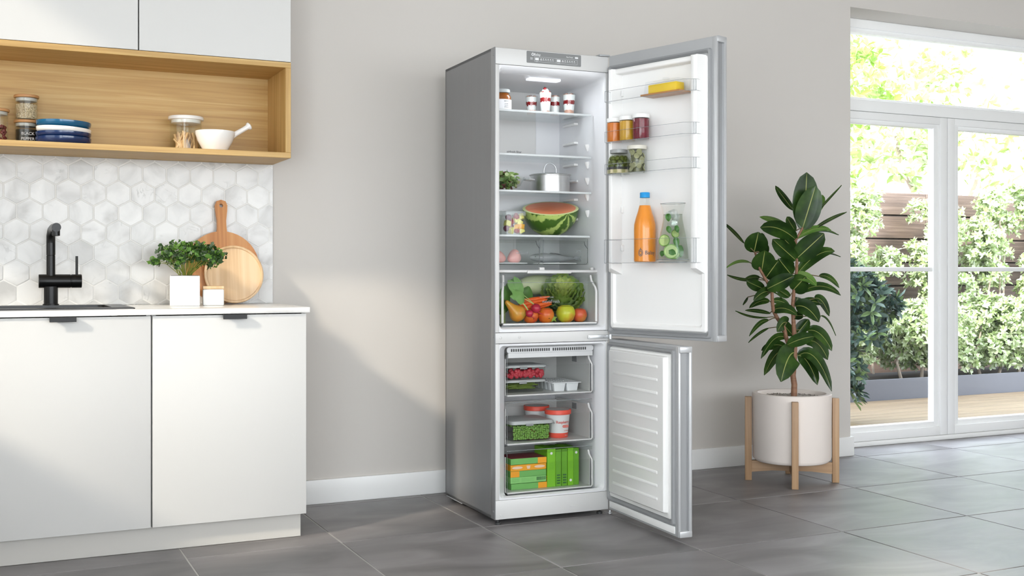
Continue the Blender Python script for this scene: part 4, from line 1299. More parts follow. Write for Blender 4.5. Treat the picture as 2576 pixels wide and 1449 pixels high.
rg_ = random.Random(77)
radm = vary(mat('radish_skin', srgb(176, 28, 56), .3), [srgb(164, 22, 50), srgb(190, 44, 70)], noise=8)
for (a, b, z, r, tips, labl) in (
        (.236, .088, .934, .0225, [((.158, .105, .992), (.118, .125, 1.062), .052), ((.176, .11, 1.0), (.150, .13, 1.078), .046)], 'larger red radish with long stalks and leaves'),
        (.200, .078, .912, .0175, [((.150, .095, .978), (.112, .09, .990), .03), ((.172, .085, .958), (.128, .10, 1.022), .055)], 'smaller red radish resting on the peach')):
    o0 = fw(a, b, z)
    t = thing('radish', labl, 'radish', o0, FR)
    inv = lambda p: (p[0] - a, p[1] - b, p[2] - z)
    MB().sphere((0, 0, 0), r, 20, 14, sc_=(1, 1, .96)).tube([(.3 * r, -.2 * r, -.8 * r), (r * 1.4, -r * .5, -r * 1.2)], [.003, .0006], 6).build('bulb', radm, t)
    sm, lm = MB(), MB()
    for (p0, p1, wd) in tips:
        p0, p1 = Vector(inv(p0)), Vector(inv(p1))
        sm.tube([(-r * .4, 0, r * .8), p0 * .5 + Vector((0, 0, .008)), p0], [.002, .0018, .0015], 6)
        bigleaf(lm, p0, p1, wd, .010, (.2, -1, .2), rg=rg_)
    sm.build('stalk', stal, t)
    lm.build('leaf', gl1, t, sharp=0)
for k, (b0, t0, wd, labl) in enumerate((((.098, .13, .93), (.10, .13, 1.035), .06, 'dark spinach leaf standing against the crisper side'), ((.112, .15, .985), (.165, .15, 1.068), .06, 'spinach leaf folded over near the top of the crisper'), ((.10, .17, .905), (.108, .16, .985), .07, 'low spinach leaf behind the pear'), ((.23, .22, .955), (.26, .21, 1.03), .07, 'broad leaf behind the carrots'))):
    o0 = fw(b0[0], b0[1], ZD)
    mb = MB()
    bigleaf(mb, (0, 0, b0[2] - ZD), (t0[0] - b0[0], t0[1] - b0[1], t0[2] - ZD), wd, .012, (.1, -1, .1), rg=rg_)
    mb.tube([(0, 0, .0), (0, .002, b0[2] - ZD + .01)], .002, 6, 1)
    tag(mb.build('spinach_leaf', [gl2, stal], None, o0, (0, 0, FR), 0), labl, 'leaf')
car = vary(mat('carrot_skin', srgb(226, 92, 22), .4), [srgb(206, 74, 14), srgb(236, 108, 34)], scale=(14, 1, 1), noise=5)
for k, (x0, z0, x1, z1, b, labl) in enumerate(((.185, .962, .335, .985, .145, 'carrot lying along the top of the carrot pile'), (.175, .948, .318, .972, .135, 'carrot second from the top, thick end by the leaves'), (.20, .935, .336, .960, .125, 'carrot pointing to the drawer lettering'), (.235, .930, .345, .951, .145, 'short carrot tip low beside the larger radish'), (.165, .94, .235, .915, .12, 'carrot slanting down behind the small radish'))):
    ln_ = math.hypot(x1 - x0, z1 - z0)
    an = math.atan2(z1 - z0, x1 - x0)
    o = MB().lathe([(0, 0), (.008, .001), (.0115, .008), (.0105, ln_ * .45), (.007, ln_ * .8), (.003, ln_ * .96), (0, ln_)], 14, M=Matrix.Rotation(R(90), 4, 'Y')).build('carrot', car, None, fw(x0, b, z0), (0, -an, FR))
    tag(o, labl, 'carrot', 'carrots in the crisper')
nap = vary(mat('napa_cabbage', srgb(196, 206, 150), .45), [srgb(168, 184, 116), srgb(206, 214, 166), srgb(222, 226, 190)], scale=(2, 9, 9), noise=6, detail=6, bump=.4, bumpd=.004)
o = MB().lathe([(0, -.11), (.024, -.105), (.038, -.075), (.046, -.03), (.046, .02), (.040, .07), (.028, .10), (0, .112)], 24, M=Matrix.Rotation(R(90), 4, 'Y')).build('napa_cabbage', nap, None, fw(.37, .335, 1.036), (0, 0, FR + .1))
tag(o, 'pale napa cabbage lying behind the lettuce', 'cabbage')
bro = vary(mat('broccoli_floret', srgb(38, 62, 36), .7), [srgb(30, 50, 30), srgb(66, 92, 58)], noise=60, bump=.6, bumpd=.004)
t = thing('broccoli', 'dark green broccoli head behind the peaches', 'broccoli', fw(.362, .235, ZD), FR)
mb = MB()
rg_ = random.Random(8)
for k in range(60):
    a_, el = rg_.uniform(0, 2 * PI), math.asin(rg_.uniform(-.15, 1))
    c = Vector((math.cos(a_) * math.cos(el), math.sin(a_) * math.cos(el), math.sin(el))) * .043
    mb.sphere((c.x * 1.25, c.y, .062 + c.z), rg_.uniform(.009, .015), 8, 6)
mb.build('florets', bro, t)
MB().lathe([(.016, 0), (.018, .03), (.03, .06)], 14).build('stem', vm('broccoli_stem', srgb(110, 136, 80), srgb(130, 152, 96)), t)
# butterhead lettuce
lgs = [leafmat('lettuce_%d' % i, c, 25, .4, .3) for i, c in enumerate(([srgb(156, 186, 112), srgb(188, 210, 148)], [srgb(164, 196, 94), srgb(196, 218, 124)], [srgb(206, 222, 106), srgb(226, 234, 142)]))]
t = thing('lettuce', 'large butterhead lettuce with pale green heart', 'lettuce', fw(.438, .225, ZD + .062), FR)
rg_ = random.Random(15)
mb = MB()
axl = Vector((-.32, -.74, .56)).normalized()
e1 = axl.cross(Vector((0, 0, 1))).normalized()
e2 = axl.cross(e1).normalized()
cen = Vector((0, 0, .062))
RL = .094
for ring, (n_, rho, hw, fl, mi) in enumerate(((7, 1.0, .62, .10, 0), (7, .86, .64, .10, 0), (6, .70, .70, .12, 0), (6, .54, .74, .14, 1), (5, .40, .84, .14, 1), (4, .26, .95, .14, 2), (3, .12, 1.1, .12, 2))):
    ht = .86 * math.sqrt(max(.05, 1.04 - rho * rho))
    for k in range(n_):
        a0 = 2 * PI * (k + .5 * (ring % 2)) / n_ + rg_.uniform(-.15, .15)
        nu, nv = 8, 10
        p1_, p2_ = rg_.uniform(0, 6), rg_.uniform(0, 6)
        hk = ht * rg_.uniform(.85, 1.12)
        vs = []
        for i_ in range(nu + 1):
            s_ = i_ / nu
            for j_ in range(nv + 1):
                q = j_ / nv * 2 - 1
                ax_ = -.72 + s_ * (.72 + hk) - .30 * abs(q) ** 2.6 * s_ + .035 * math.sin(9 * q + p1_) * s_ ** 3
                rd_ = rho * math.sin(PI / 2 * min(1, .18 + s_ * 1.15)) ** .8 + fl * s_ ** 4 + .055 * math.sin(11 * q + p2_) * s_ ** 2 + rg_.uniform(-.012, .012)
                aa = a0 + q * hw
                vs.append(tuple(cen + (axl * ax_ + (e1 * math.cos(aa) + e2 * math.sin(aa)) * rd_) * RL))
        n9 = nv + 1
        mb.add(vs, [(i_ * n9 + j_, i_ * n9 + j_ + 1, (i_ + 1) * n9 + j_ + 1, (i_ + 1) * n9 + j_) for i_ in range(nu) for j_ in range(nv)], mi if rg_.random() < .7 else min(2, mi + 1), True)
mb.sphere(tuple(cen - axl * .03), .030, 14, 10, 2)
mb.build('leaves', lgs, t, sharp=0)
so = []
for k in range(10):
    rr_ = .020 if k % 2 == 0 else .009
    so.append((rr_ * math.cos(2 * PI * k / 10 + .3), .016 + rr_ * math.sin(2 * PI * k / 10 + .3)))
tag(MB().prism(so, -.003, .003, 'y', bev=.001).build('star_leaf', leafmat('star_leaf', [srgb(132, 164, 50), srgb(170, 196, 84)], 30), None, fw(.325, .086, ZD + .004), (R(-12), 0, FR)), 'small pale green star-shaped sprig between peach and apple', 'leaf')

# ---- freezer contents
boxlid = vm('grey_box_lid', srgb(176, 178, 178), srgb(186, 188, 188), .4)
frost = thin_glass('food_box_glass', (.92, .93, .92), .006, .4, .06)


def food_box(label, a, b, z, w, d, h, lidh):
    t = thing('food_box', label, 'container', fw(a, b, z), FR, 'lidded food boxes in the freezer')
    W_, D_ = w / 2, d / 2
    MB().loft([[(p[0], p[1], q) for p in rrect(-W_ * k, W_ * k, -D_ * k, D_ * k, .016)] for k, q in ((.90, 0), (.94, .004), (1, h))], True).build('box_body', frost, t)
    MB().loft([[(p[0], p[1], q) for p in rrect(-W_ * k, W_ * k, -D_ * k, D_ * k, .018)] for k, q in ((1.0, h), (1.035, h + .001), (1.035, h + lidh * .6), (1.0, h + lidh), (.9, h + lidh + .002))], True, True).build('lid', boxlid, t)
    MB().rbox(-W_ * .35, W_ * .02, -D_ * 1.06, -D_ * 1.02, h - .006, h + .004, .002).rbox(W_ * .9, W_ * 1.05, -D_ * 1.05, -D_ * .9, h - .003, h + .003, .001).build('clip', M['gasket'], t)
    return t, W_, D_


ZFZ = (.5545, .3395, .1245)
rg_ = random.Random(12)
t, W_, D_ = food_box('lidded box of green beans at the bottom of the pair', .205, .20, ZFZ[0], .200, .15, .045, .010)
mb = MB()
for k in range(60):
    x, y, z = rg_.uniform(-.55, .45) * W_, rg_.uniform(-.75, .6) * D_, rg_.uniform(.008, .036)
    an = rg_.uniform(-.25, .35)
    l = rg_.uniform(.04, .075)
    mb.tube([(x - l / 2, y, z), (x, y + .004, z + .003), (min(x + l / 2, W_ * .85), y + l / 2 * math.sin(an), z)], [.0025, .0052, .0025], 6)
stuff(mb.build('green_beans', vm('green_beans', srgb(84, 104, 42), srgb(124, 142, 64), .4, 30), t))
t, W_, D_ = food_box('lidded box of raspberries stacked on the bean box', .208, .20, ZFZ[0] + .0575, .200, .15, .054, .010)
mb = MB()
for k in range(90):
    x, y, z = rg_.uniform(-.84, .84) * W_, (-.80 * D_ if k < 60 else rg_.uniform(-.6, .7) * D_), rg_.uniform(.012, .040)
    mb.sphere((x, y, z), .0105, 8, 6)
stuff(mb.build('raspberries', vm('raspberries', srgb(170, 24, 44), srgb(206, 66, 80), .4, 90), t))
t, W_, D_ = food_box('large lidded box of green peas beside the ice cream tub', .222, .185, ZFZ[1], .205, .19, .075, .016)
mb = MB()
for layer in range(7):
    for k in range(19):
        x = -.86 * W_ + 1.72 * W_ * k / 18 + rg_.uniform(-.002, .002)
        kk = .93 + .05 * layer / 7
        mb.sphere((x * kk, -D_ * kk + .012 + rg_.uniform(-.001, .003), .010 + layer * .0088 + rg_.uniform(-.002, .002)), .0056, 8, 6)
for k in range(130):
    mb.sphere((rg_.uniform(-.85, .85) * W_, rg_.uniform(-.7, .85) * D_, .064 + rg_.uniform(-.002, .003)), .0056, 6, 4)
for k in range(60):
    mb.sphere((W_ * .86, rg_.uniform(-.85, .8) * D_, rg_.uniform(.01, .064)), .0056, 6, 4)
stuff(mb.build('peas', vm('garden_peas', srgb(104, 148, 58), srgb(136, 176, 84), .35, 40), t))
ice = vm('ice_tray_plastic', srgb(226, 227, 229), srgb(234, 235, 237), .4)
t = thing('ice_cube_tray', 'white ice cube tray in the top freezer drawer', 'ice tray', fw(.400, .215, ZFZ[0]), FR + .0)
mb = MB()
for i in range(2):
    for j in range(5):
        x, y = -.033 + i * .066, -.085 + j * .0425
        mb.loft([[(p[0] + x, p[1] + y, z) for p in rrect(-.031 * k, .031 * k, -.019 * k, .019 * k, .004, 2)] for k, z in ((.82, 0), (1, .036))], True)
mb.build('cube_cups', ice, t)
MB().rbox(-.074, .074, -.112, .108, .0355, .040, .002).build('tray_rim', ice, t)
st_ = MB()
for i in range(4):
    for j in range(8):
        st_.lathe([(.004, .0398), (.003, .0415), (0, .042)], 8, c=(-.054 + i * .036, -.09 + j * .026))
st_.build('rim_studs', ice, t)
coral, tubw, tublid = vm('coral_print', srgb(232, 84, 66), srgb(238, 92, 74), .45), vm('tub_card', srgb(222, 222, 222), srgb(228, 228, 228), .5), vm('tub_lid_top', srgb(206, 202, 200), srgb(214, 210, 208), .5)
for (a, b, labl, tx) in ((.384, .165, 'white and coral ice cream tub standing in front of its twin', True), (.355, .335, 'white and coral ice cream tub behind, mostly hidden', False)):
    t = thing('ice_cream_tub', labl, 'tub', fw(a, b, ZFZ[1]), FR, 'ice cream tubs')
    MB().lathe([(.046, .020), (.0555, .112)], 40, caps=False).build('tub_wall', tubw, t)
    MB().lathe([(.045, 0), (.0458, .001), (.0475, .022)], 40).build('base_band', coral, t)
    l_ = MB().lathe([(.0595, .106), (.061, .107), (.061, .125), (.0595, .127), (.055, .127)], 40, caps=False).lathe([(.0595, .106), (.05, .106)], 40, caps=False).build('lid', coral, t)
    MB().lathe([(.0555, .1265), (.0555, .1268), (0, .1268)], 40).build('lid_top', tublid, l_)
    if tx:
        wl_ = text('Raspberry', .0175, 'lettering', coral, t, (0, 0, .072), (0, 0, 0), 'CENTER', bold=.00025)
        for v in wl_.data.vertices:
            x, y, z = v.co
            v.co = (x, 0, y)
        wrap(wl_, .0522)
        wl_.rotation_euler = (0, 0, R(4))
        bdg = MB().prism(rrect(-.017, .017, -.0055, .0055, .0052), -.001, .0005, 'y').build('flavour_badge', coral, t, (.014, -.0520, .0535), (R(6), 0, R(10)))
        text('ICE CREAM', .0065, 'lettering', tubw, t, (.0142, -.0532, .0535), (R(96), 0, R(10)), 'CENTER')
        text('NET WEIGHT', .004, 'lettering', coral, t, (.018, -.0500, .033), (R(96), 0, R(12)), 'CENTER')
        text('500 ml', .005, 'lettering', tubw, t, (.018, -.0480, .012), (R(92), 0, R(12)), 'CENTER')
ora, grn, lime, limed, pgr, dkg, plum = (vm('orange_card', srgb(232, 152, 24), srgb(238, 164, 34), .5), vm('green_card', srgb(104, 168, 84), srgb(112, 176, 92), .5), vm('lime_card', srgb(116, 182, 30), srgb(124, 190, 40), .5), vm('lime_card_dark', srgb(98, 160, 34), srgb(104, 166, 40), .5), vm('pale_green_print', srgb(134, 196, 112), srgb(140, 202, 118), .5), vm('dark_green_print', srgb(44, 92, 44), srgb(52, 100, 52), .5), vm('plum_print', srgb(120, 44, 60), srgb(150, 70, 70), .5, 30))
HB = [(.207, .1245, grn, 'flat green frozen-food box with orange end, lowest of the stack', 'r'), (.204, .1533, pgr, 'flat green frozen-food box with a bar code', 'bar'), (.204, .1808, grn, 'flat green frozen-food box with orange end, in mid stack', 'l'), (.204, .2083, ora, 'flat orange frozen-food box with pale lettering', 'o'), (.205, .2365, grn, 'flat green frozen-food box with plum-coloured top, on top of the stack', 'r')]
for (a, z, m_, labl, kind) in HB:
    t = thing('frozen_food_box', labl, 'box', fw(a, .165, z), FR, 'flat frozen-food boxes')
    MB().rbox(-.088, .088, -.068, .068, 0, .0270, .001, 1).build('carton', m_, t)
    yq = -.0686
    if kind in 'rl':
        x = (.045, .088) if kind == 'r' else (-.088, -.045)
        MB().box(x[0], x[1], yq, -.067, .0005, .0265).build('orange_end', ora, t)
        if z > .23:
            MB().box(-.086, .086, -.066, .066, .0268, .0274).build('printed_top', plum, t)
    elif kind == 'bar':
        bc = MB()
        x = .040
        while x < .084:
            w_ = rg_.choice((.001, .0015, .0025))
            bc.box(x, x + w_, yq, -.067, .008, .023)
            x += w_ + rg_.choice((.001, .0015))
        bc.build('bar_code', dkg, t)
        pl = MB()
        for q in range(5):
            pl.box(-.035, .03 - .006 * (q % 2), yq, -.067, .006 + q * .0035, .0068 + q * .0035)
            pl.box(-.082, -.045, yq, -.067, .006 + q * .0035, .0068 + q * .0035)
        pl.build('small_print', grn, t)
    else:
        wv = MB()
        for x in (-.055, .055):
            wv.prism([(x + .026 * math.cos(2 * PI * q / 20), .0145 + .006 * math.sin(2 * PI * q / 20)) for q in range(20)], yq, -.067, 'y')
        wv.prism([(-.010, .021), (.010, .021), (.006, .007), (-.006, .007)], yq, -.067, 'y')
        wv.build('pale_emblem', vm('peach_print', srgb(232, 196, 170), srgb(238, 204, 180), .5), t)
VB = [(.318, .021, lime, 'upright lime green box beside the flat boxes', .172), (.3540, .0140, limed, 'narrow upright green box with dark bars, second beside the flat boxes', .168), (.3845, .0140, limed, 'narrow upright green box with dark bars, third beside the flat boxes', .168), (.4155, .0145, lime, 'upright lime green box with round seal, fourth beside the flat boxes', .170), (.4460, .0140, limed, 'upright green box with printed lines, farthest from the flat boxes', .168)]
for k, (a, hw, m_, labl, h_) in enumerate(VB):
    t = thing('frozen_food_box', labl, 'box', fw(a, .165 + .004 * (k == 4), .1245), FR, 'upright frozen-food boxes')
    MB().rbox(-hw, hw, -.068, .068, 0, h_, .001, 1).build('carton', m_, t)
    pr_ = MB()
    if k in (1, 2):
        for q in range(4):
            pr_.box(-hw * .6, hw * .6, -.0686, -.067, .012 + q * .012, .018 + q * .012)
    else:
        for q in range(7):
            pr_.box(-hw * .6, hw * .6, -.0686, -.067, h_ * .45 + q * .005, h_ * .45 + .0012 + q * .005)
    pr_.build('printed_lines', dkg if k in (1, 2) else limed, t)
    if k in (0, 3, 4):
        MB().lathe([(.006, 0), (.006, .0006)], 18, M=Matrix.Translation((0, -.068, h_ - .02 if k != 3 else .024)) @ Matrix.Rotation(R(90), 4, 'X')).build('round_seal', M['print_w'], t)
    if k == 0:
        for q in range(5):
            MB().prism([(-.066 + 0, .006 + q * .010), (-.02, .002 + q * .010), (-.02, .007 + q * .010), (-.066, .011 + q * .010)], -hw - .0006, -hw + .001, 'x').build('orange_stripe', ora, t)

# ---- food on the door shelves
DR = FR + A1 + PI


def jar(name, label, u, w, z, r, h, cont, lidm, lidh=.013, shoulder=.86, neck=.9, grp=None, oct_=False):
    t = thing(name, label, 'jar', dw(u, w, z), DR, grp)
    hb = h - lidh
    n_ = 8 if oct_ else 32
    MB().lathe([(r * .94, 0), (r, .004), (r, hb * shoulder), (r * neck, hb * .97), (r * neck, hb)], n_).build('glass', M['jarglass'], t)
    MB().lathe([(r * neck * 1.02, hb - .003), (r * neck * 1.05, hb - .002), (r * neck * 1.05, h - .001), (r * neck, h)], 32).build('lid', lidm, t)
    if cont:
        MB().lathe([(r * .92, .003), (r * .965, .006), (r * .965, hb * shoulder - .001), (r * neck * .95, hb * .92)], 28).build('filling', cont, t)
    return t


ZJ = S2 + .0012
jar('preserve_jar', 'jar of orange puree in the fridge door', .096, -.066, ZJ, .0345, .107, vm('orange_puree', srgb(206, 112, 34), srgb(216, 124, 46), .3, 12), white_lid, .015, .94, .95, 'three preserve jars in the door')
jar('preserve_jar', 'jar of mustard yellow relish in the fridge door', .172, -.066, ZJ, .0355, .109, vm('yellow_relish', srgb(196, 146, 40), srgb(208, 162, 56), .3, 30), white_lid, .015, .94, .95, 'three preserve jars in the door')
jar('preserve_jar', 'jar of dark red berry jam in the fridge door', .250, -.066, ZJ, .0370, .111, vm('berry_jam', srgb(62, 10, 26), srgb(140, 36, 54), .25, 110), white_lid, .015, .94, .95, 'three preserve jars in the door')
ZJ = S3 + .0012
t = jar('olive_jar', 'squat jar of green olives with a black and beige label', .119, -.064, ZJ, .050, .108, None, vm('grey_lid', srgb(150, 152, 152), srgb(160, 162, 162), .35), .013, .66, .74)
olm = vm('green_olive', srgb(82, 92, 34), srgb(110, 118, 54), .35, 30)
o0 = None
rg_ = random.Random(6)
for ly in range(4):
    for k in range(9):
        a_ = 2 * PI * k / 9 + ly * .35
        rr_ = (.037 if ly < 3 else .030)
        p = (rr_ * math.cos(a_), rr_ * math.sin(a_), .016 + ly * .0175)
        if o0 is None:
            o0 = MB().sphere((0, 0, 0), .0105, 10, 8, sc_=(1, 1, 1.15)).build('olive', olm, t, p)
        else:
            clone(o0, parent=t, loc=p, rot=(rg_.uniform(-1, 1), rg_.uniform(-1, 1), 0))
MB().lathe([(.046, .003), (.0485, .006), (.0485, .062), (.036, .082)], 24).build('brine', thin_glass('olive_brine', (.80, .82, .68), .01, .3), t)
MB().lathe([(.0508, .003), (.0512, .006), (.0512, .020)], 8, caps=False).build('beige_label', vm('beige_label', srgb(196, 184, 150), srgb(206, 194, 160)), t)
MB().lathe([(.0514, .0195), (.0514, .031)], 8, caps=False).build('black_label', vm('black_label', srgb(52, 50, 54), srgb(60, 58, 62)), t)
t = jar('pickle_jar', 'tall jar of sliced pickles with a cream lid', .226, -.064, ZJ, .0435, .118, None, vm('cream_lid', srgb(206, 202, 188), srgb(214, 210, 198), .4), .014, .93, .94)
pkm = vm('pickle_slice', srgb(130, 130, 96), srgb(158, 158, 120), .35, 60)
o0 = None
for k in range(30):
    a_ = rg_.uniform(0, 2 * PI)
    p = (.0285 * math.cos(a_), .0285 * math.sin(a_), .016 + (k % 6) * .0145 + rg_.uniform(-.003, .003))
    ro = (R(90) + rg_.uniform(-.5, .5), rg_.uniform(-.5, .5), a_ + PI / 2)
    if o0 is None:
        o0 = MB().lathe([(.0120, -.002), (.0128, 0), (.0120, .002)], 14).build('pickle_slice', pkm, t, p, ro)
    else:
        clone(o0, parent=t, loc=p, rot=ro)
MB().lathe([(.022, .004), (.022, .09)], 16).build('brine', vm('brine', srgb(92, 92, 62), srgb(104, 104, 74), .3), t)
# butter on its board under a clear cover
t = thing('butter_dish', 'yellow butter block on a wooden board under a clear cover', 'butter dish', dw(.392, -.068, S1 + .0012), DR)
MB().rbox(-.108, .108, -.042, .042, 0, .008, .002).build('board', wood('butter_board', srgb(150, 98, 52), srgb(176, 122, 72), srgb(190, 138, 88), 'x'), t)
MB().rbox(-.076, .076, -.027, .027, .0085, .046, .002).build('butter', vm('butter', srgb(236, 198, 40), srgb(242, 206, 56), .4, 10), t)
MB().loft([[(p[0], p[1], z) for p in rrect(-.098 * k, .098 * k, -.036 * k, .036 * k, .008)] for k, z in ((1, .0085), (.93, .058), (.90, .060))], False, True).build('cover', M['doorplas'], t)
MB().lathe([(.010, .060), (.016, .066), (.014, .072), (0, .073)], 16).build('cover_knob', M['doorplas'], t)
# juice bottle
ZB = S4 + .0012
t = thing('juice_bottle', 'orange juice bottle with a blue cap on the lowest door shelf', 'bottle', dw(.279, -.074, ZB), DR)
pr_ = [(.043, 0), (.0485, .004), (.0485, .14), (.0475, .162), (.041, .188), (.031, .218), (.0245, .244), (.021, .262), (.0200, .282)]
MB().lathe(pr_, 36).build('glass', M['jarglass'], t)
MB().lathe([(r_ * .965, z + .003) for r_, z in pr_[:6]] + [(.0235, .246)], 32).build('juice', vm('orange_juice', srgb(236, 140, 36), srgb(240, 150, 50), .35, 4), t)
MB().lathe([(.0212, .279), (.0222, .2805), (.0215, .2825), (.0215, .300), (.020, .302)], 28).build('cap', vm('blue_cap', srgb(24, 140, 206), srgb(34, 150, 214), .4), t)


lt = text('Balay', .0235, 'lettering', M['print_g'], t, (0, 0, 0), (0, 0, 0), 'LEFT')
for v in lt.data.vertices:
    x, y, z = v.co
    v.co = (x + .002, z, y + .042)
wrap(lt, .0492)
lg = MB()
for (r0, r1) in ((.0155, .0125), (.0095, .0065)):
    lg.loft([[(.70 * q * math.cos(2 * PI * k / 28) - .016, 0, q * math.sin(2 * PI * k / 28) + .042) for k in range(28)] for q in (r0, r1)])
lg.box(-.0175, -.0152, -.0003, .0003, .054, .063)
lg = lg.build('logo_ring', M['print_g'], t)
wrap(lg, .0492)
# turn the printed side towards the room
for o in (lt, lg):
    o.rotation_euler = (0, 0, R(38))
# carafe
t = thing('water_carafe', 'glass carafe of water with lime slices, mint and ice', 'carafe', dw(.432, -.072, ZB), DR)
sq = .66
pr_ = [(.060, 0), (.074, .004), (.077, .012), (.074, .05), (.064, .11), (.054, .15), (.0475, .18), (.047, .20), (.053, .225), (.060, .248)]
MB().lathe(pr_, 36, squash=sq).lathe([(.066, .014), (.0, .014)], 30, squash=sq).build('glass', M['jarglass'], t)
MB().lathe([(r_ * .955, z + .003) for r_, z in pr_[2:8]] + [(.045, .2)], 32, squash=sq).build('water', thin_glass('carafe_water', (.84, .87, .84), .01, .25, .03), t)
MB().tube([(.0602 * math.cos(2 * PI * k / 32), .0602 * sq * math.sin(2 * PI * k / 32), .248) for k in range(33)], .0012, 6).tube([(.0765 * math.cos(2 * PI * k / 32), .0765 * sq * math.sin(2 * PI * k / 32), .012) for k in range(33)], .0016, 6).tube([(.068 * math.cos(2 * PI * k / 32), .068 * sq * math.sin(2 * PI * k / 32), .002) for k in range(33)], .0016, 6).build('glass_rim', M['rim'], t)
lime_o, lime_i = vm('lime_peel', srgb(96, 140, 44), srgb(116, 158, 58), .35), vm('lime_flesh', srgb(168, 190, 110), srgb(190, 206, 140), .35, 40)
ci = lambda s_, d_: (.79 * s_ + .61 * d_, .61 * s_ - .79 * d_)          # across / towards the room
for k, (s_, d_, z, r_, ro) in enumerate(((-.034, .024, .092, .025, (R(84), 0, R(15))), (-.006, .034, .046, .031, (R(84), 0, R(40))), (.006, .020, .036, .025, (R(75), 0, R(30))), (.010, .0, .12, .018, (R(70), R(20), R(60))))):
    x, y = ci(s_, d_)
    sl = MB().lathe([(r_, -.002), (r_, .002)], 24).build('lime_slice', lime_o, t, (x, y, z), ro)
    MB().lathe([(r_ * .86, -.0024), (r_ * .86, .0024)], 24).build('lime_flesh', lime_i, sl)
mint = leafmat('mint_leaf', [srgb(52, 110, 36), srgb(92, 150, 62)], 30, .4, .25)
for k, (b0, t0, wd) in enumerate((((-.020, .016, .205), (-.016, .02, .172), .024), ((-.020, .022, .152), (-.010, .026, .122), .022), ((.012, .026, .106), (.020, .028, .066), .026), ((.030, .02, .072), (.034, .022, .022), .028), ((-.016, .036, .050), (.014, .038, .034), .026), ((.014, .02, .155), (.022, .02, .125), .02), ((-.042, .01, .05), (-.046, .012, .025), .02))):
    bigleaf(MB(), ci(b0[0], b0[1]) + (b0[2],), ci(t0[0], t0[1]) + (t0[2],), wd, .004, (.61, -.79, .1), rg=rg_).build('mint_leaf', mint, t, sharp=0)
icem = thin_glass('ice', (.90, .92, .92), .10, .6, .05)
for k, (x, y, z, s_) in enumerate(((0, .004, .205, .015), (-.022, .002, .200, .013), (.006, .002, .165, .015), (-.012, .006, .150, .016), (.018, -.006, .188, .012))):
    MB().rbox(-s_, s_, -s_, s_, -s_, s_, .003).build('ice_cube', icem, t, (x, y, z), (rg_.uniform(-.5, .5), rg_.uniform(-.5, .5), rg_.uniform(0, 1)))

# ------------------------------------------------------------------ rubber plant in a pale pot on a wooden stand
PX, PY = 3.83, 4.692
ps = thing('plant_stand', 'wooden cross-frame plant stand with four upright legs', 'plant stand', (PX, PY, 0), R(-35))
standw = wood('stand_oak', srgb(156, 122, 88), srgb(172, 138, 104), srgb(186, 154, 118), 'z', .5, .8)
standx = wood('stand_oak_rail', srgb(156, 122, 88), srgb(172, 138, 104), srgb(186, 154, 118), 'x', .5, .8)
for k in range(4):
    MB().rbox(.205, .240, -.0165, .0165, .001, .440, .002).build('leg', standw, ps, (0, 0, 0), (0, 0, R(90 * k)))
for k in range(2):
    zz = [(-.205, .095), (-.205, .105), (-.10, .108), (.10, .108), (.205, .105), (.205, .095), (.205, .045), (.10, .055), (-.10, .055), (-.205, .045)]
    MB().prism([(p[0], p[1] - k * .0) for p in zz], -.0125, .0125, 'y', bev=.001).build('cross_rail', standx, ps, (0, 0, 0), (0, 0, R(90 * k)))
potm = vary(mat('pot_matt_ceramic', (.7, .66, .62), .55), [srgb(230, 219, 210), srgb(236, 226, 218)], noise=4, bump=.03)
pt = thing('rubber_plant', 'rubber plant with large glossy dark leaves in a pale round pot', 'potted plant', (PX, PY, .110), -.44)
MB().lathe([(.185, 0), (.190, .004), (.192, .012), (.1985, .013), (.2005, .018), (.2035, .345), (.2035, .350), (.200, .354), (.176, .354), (.173, .350), (.172, .320), (0, .320)], 64).build('pot', potm, pt)
MB().lathe([(.171, .3205), (.171, .330), (.12, .334), (0, .334)], 40).build('soil', vary(mat('gravel', (.4, .38, .35), .8), [srgb(118, 108, 98), srgb(196, 188, 178)], noise=110, bump=.6, bumpd=.004), pt)
gv = MB()
rg_ = random.Random(2)
for k in range(500):
    a_, q = rg_.uniform(0, 2 * PI), .165 * math.sqrt(rg_.random())
    s_ = rg_.uniform(.0025, .0055)
    gv.sphere((q * math.cos(a_), q * math.sin(a_), .333), s_, 5, 3, rg_.choice((0, 1)), (1, 1, .7))
stuff(gv.build('gravel', [vm('stone_a', srgb(170, 160, 150), srgb(190, 182, 172), .8), vm('stone_b', srgb(120, 110, 102), srgb(140, 130, 122), .8)], pt))
bark = vary(mat('plant_bark', srgb(120, 84, 60), .6), [srgb(96, 64, 44), srgb(142, 102, 76), srgb(164, 124, 96)], scale=(1, 1, 9), noise=9, bump=.5, bumpd=.003)
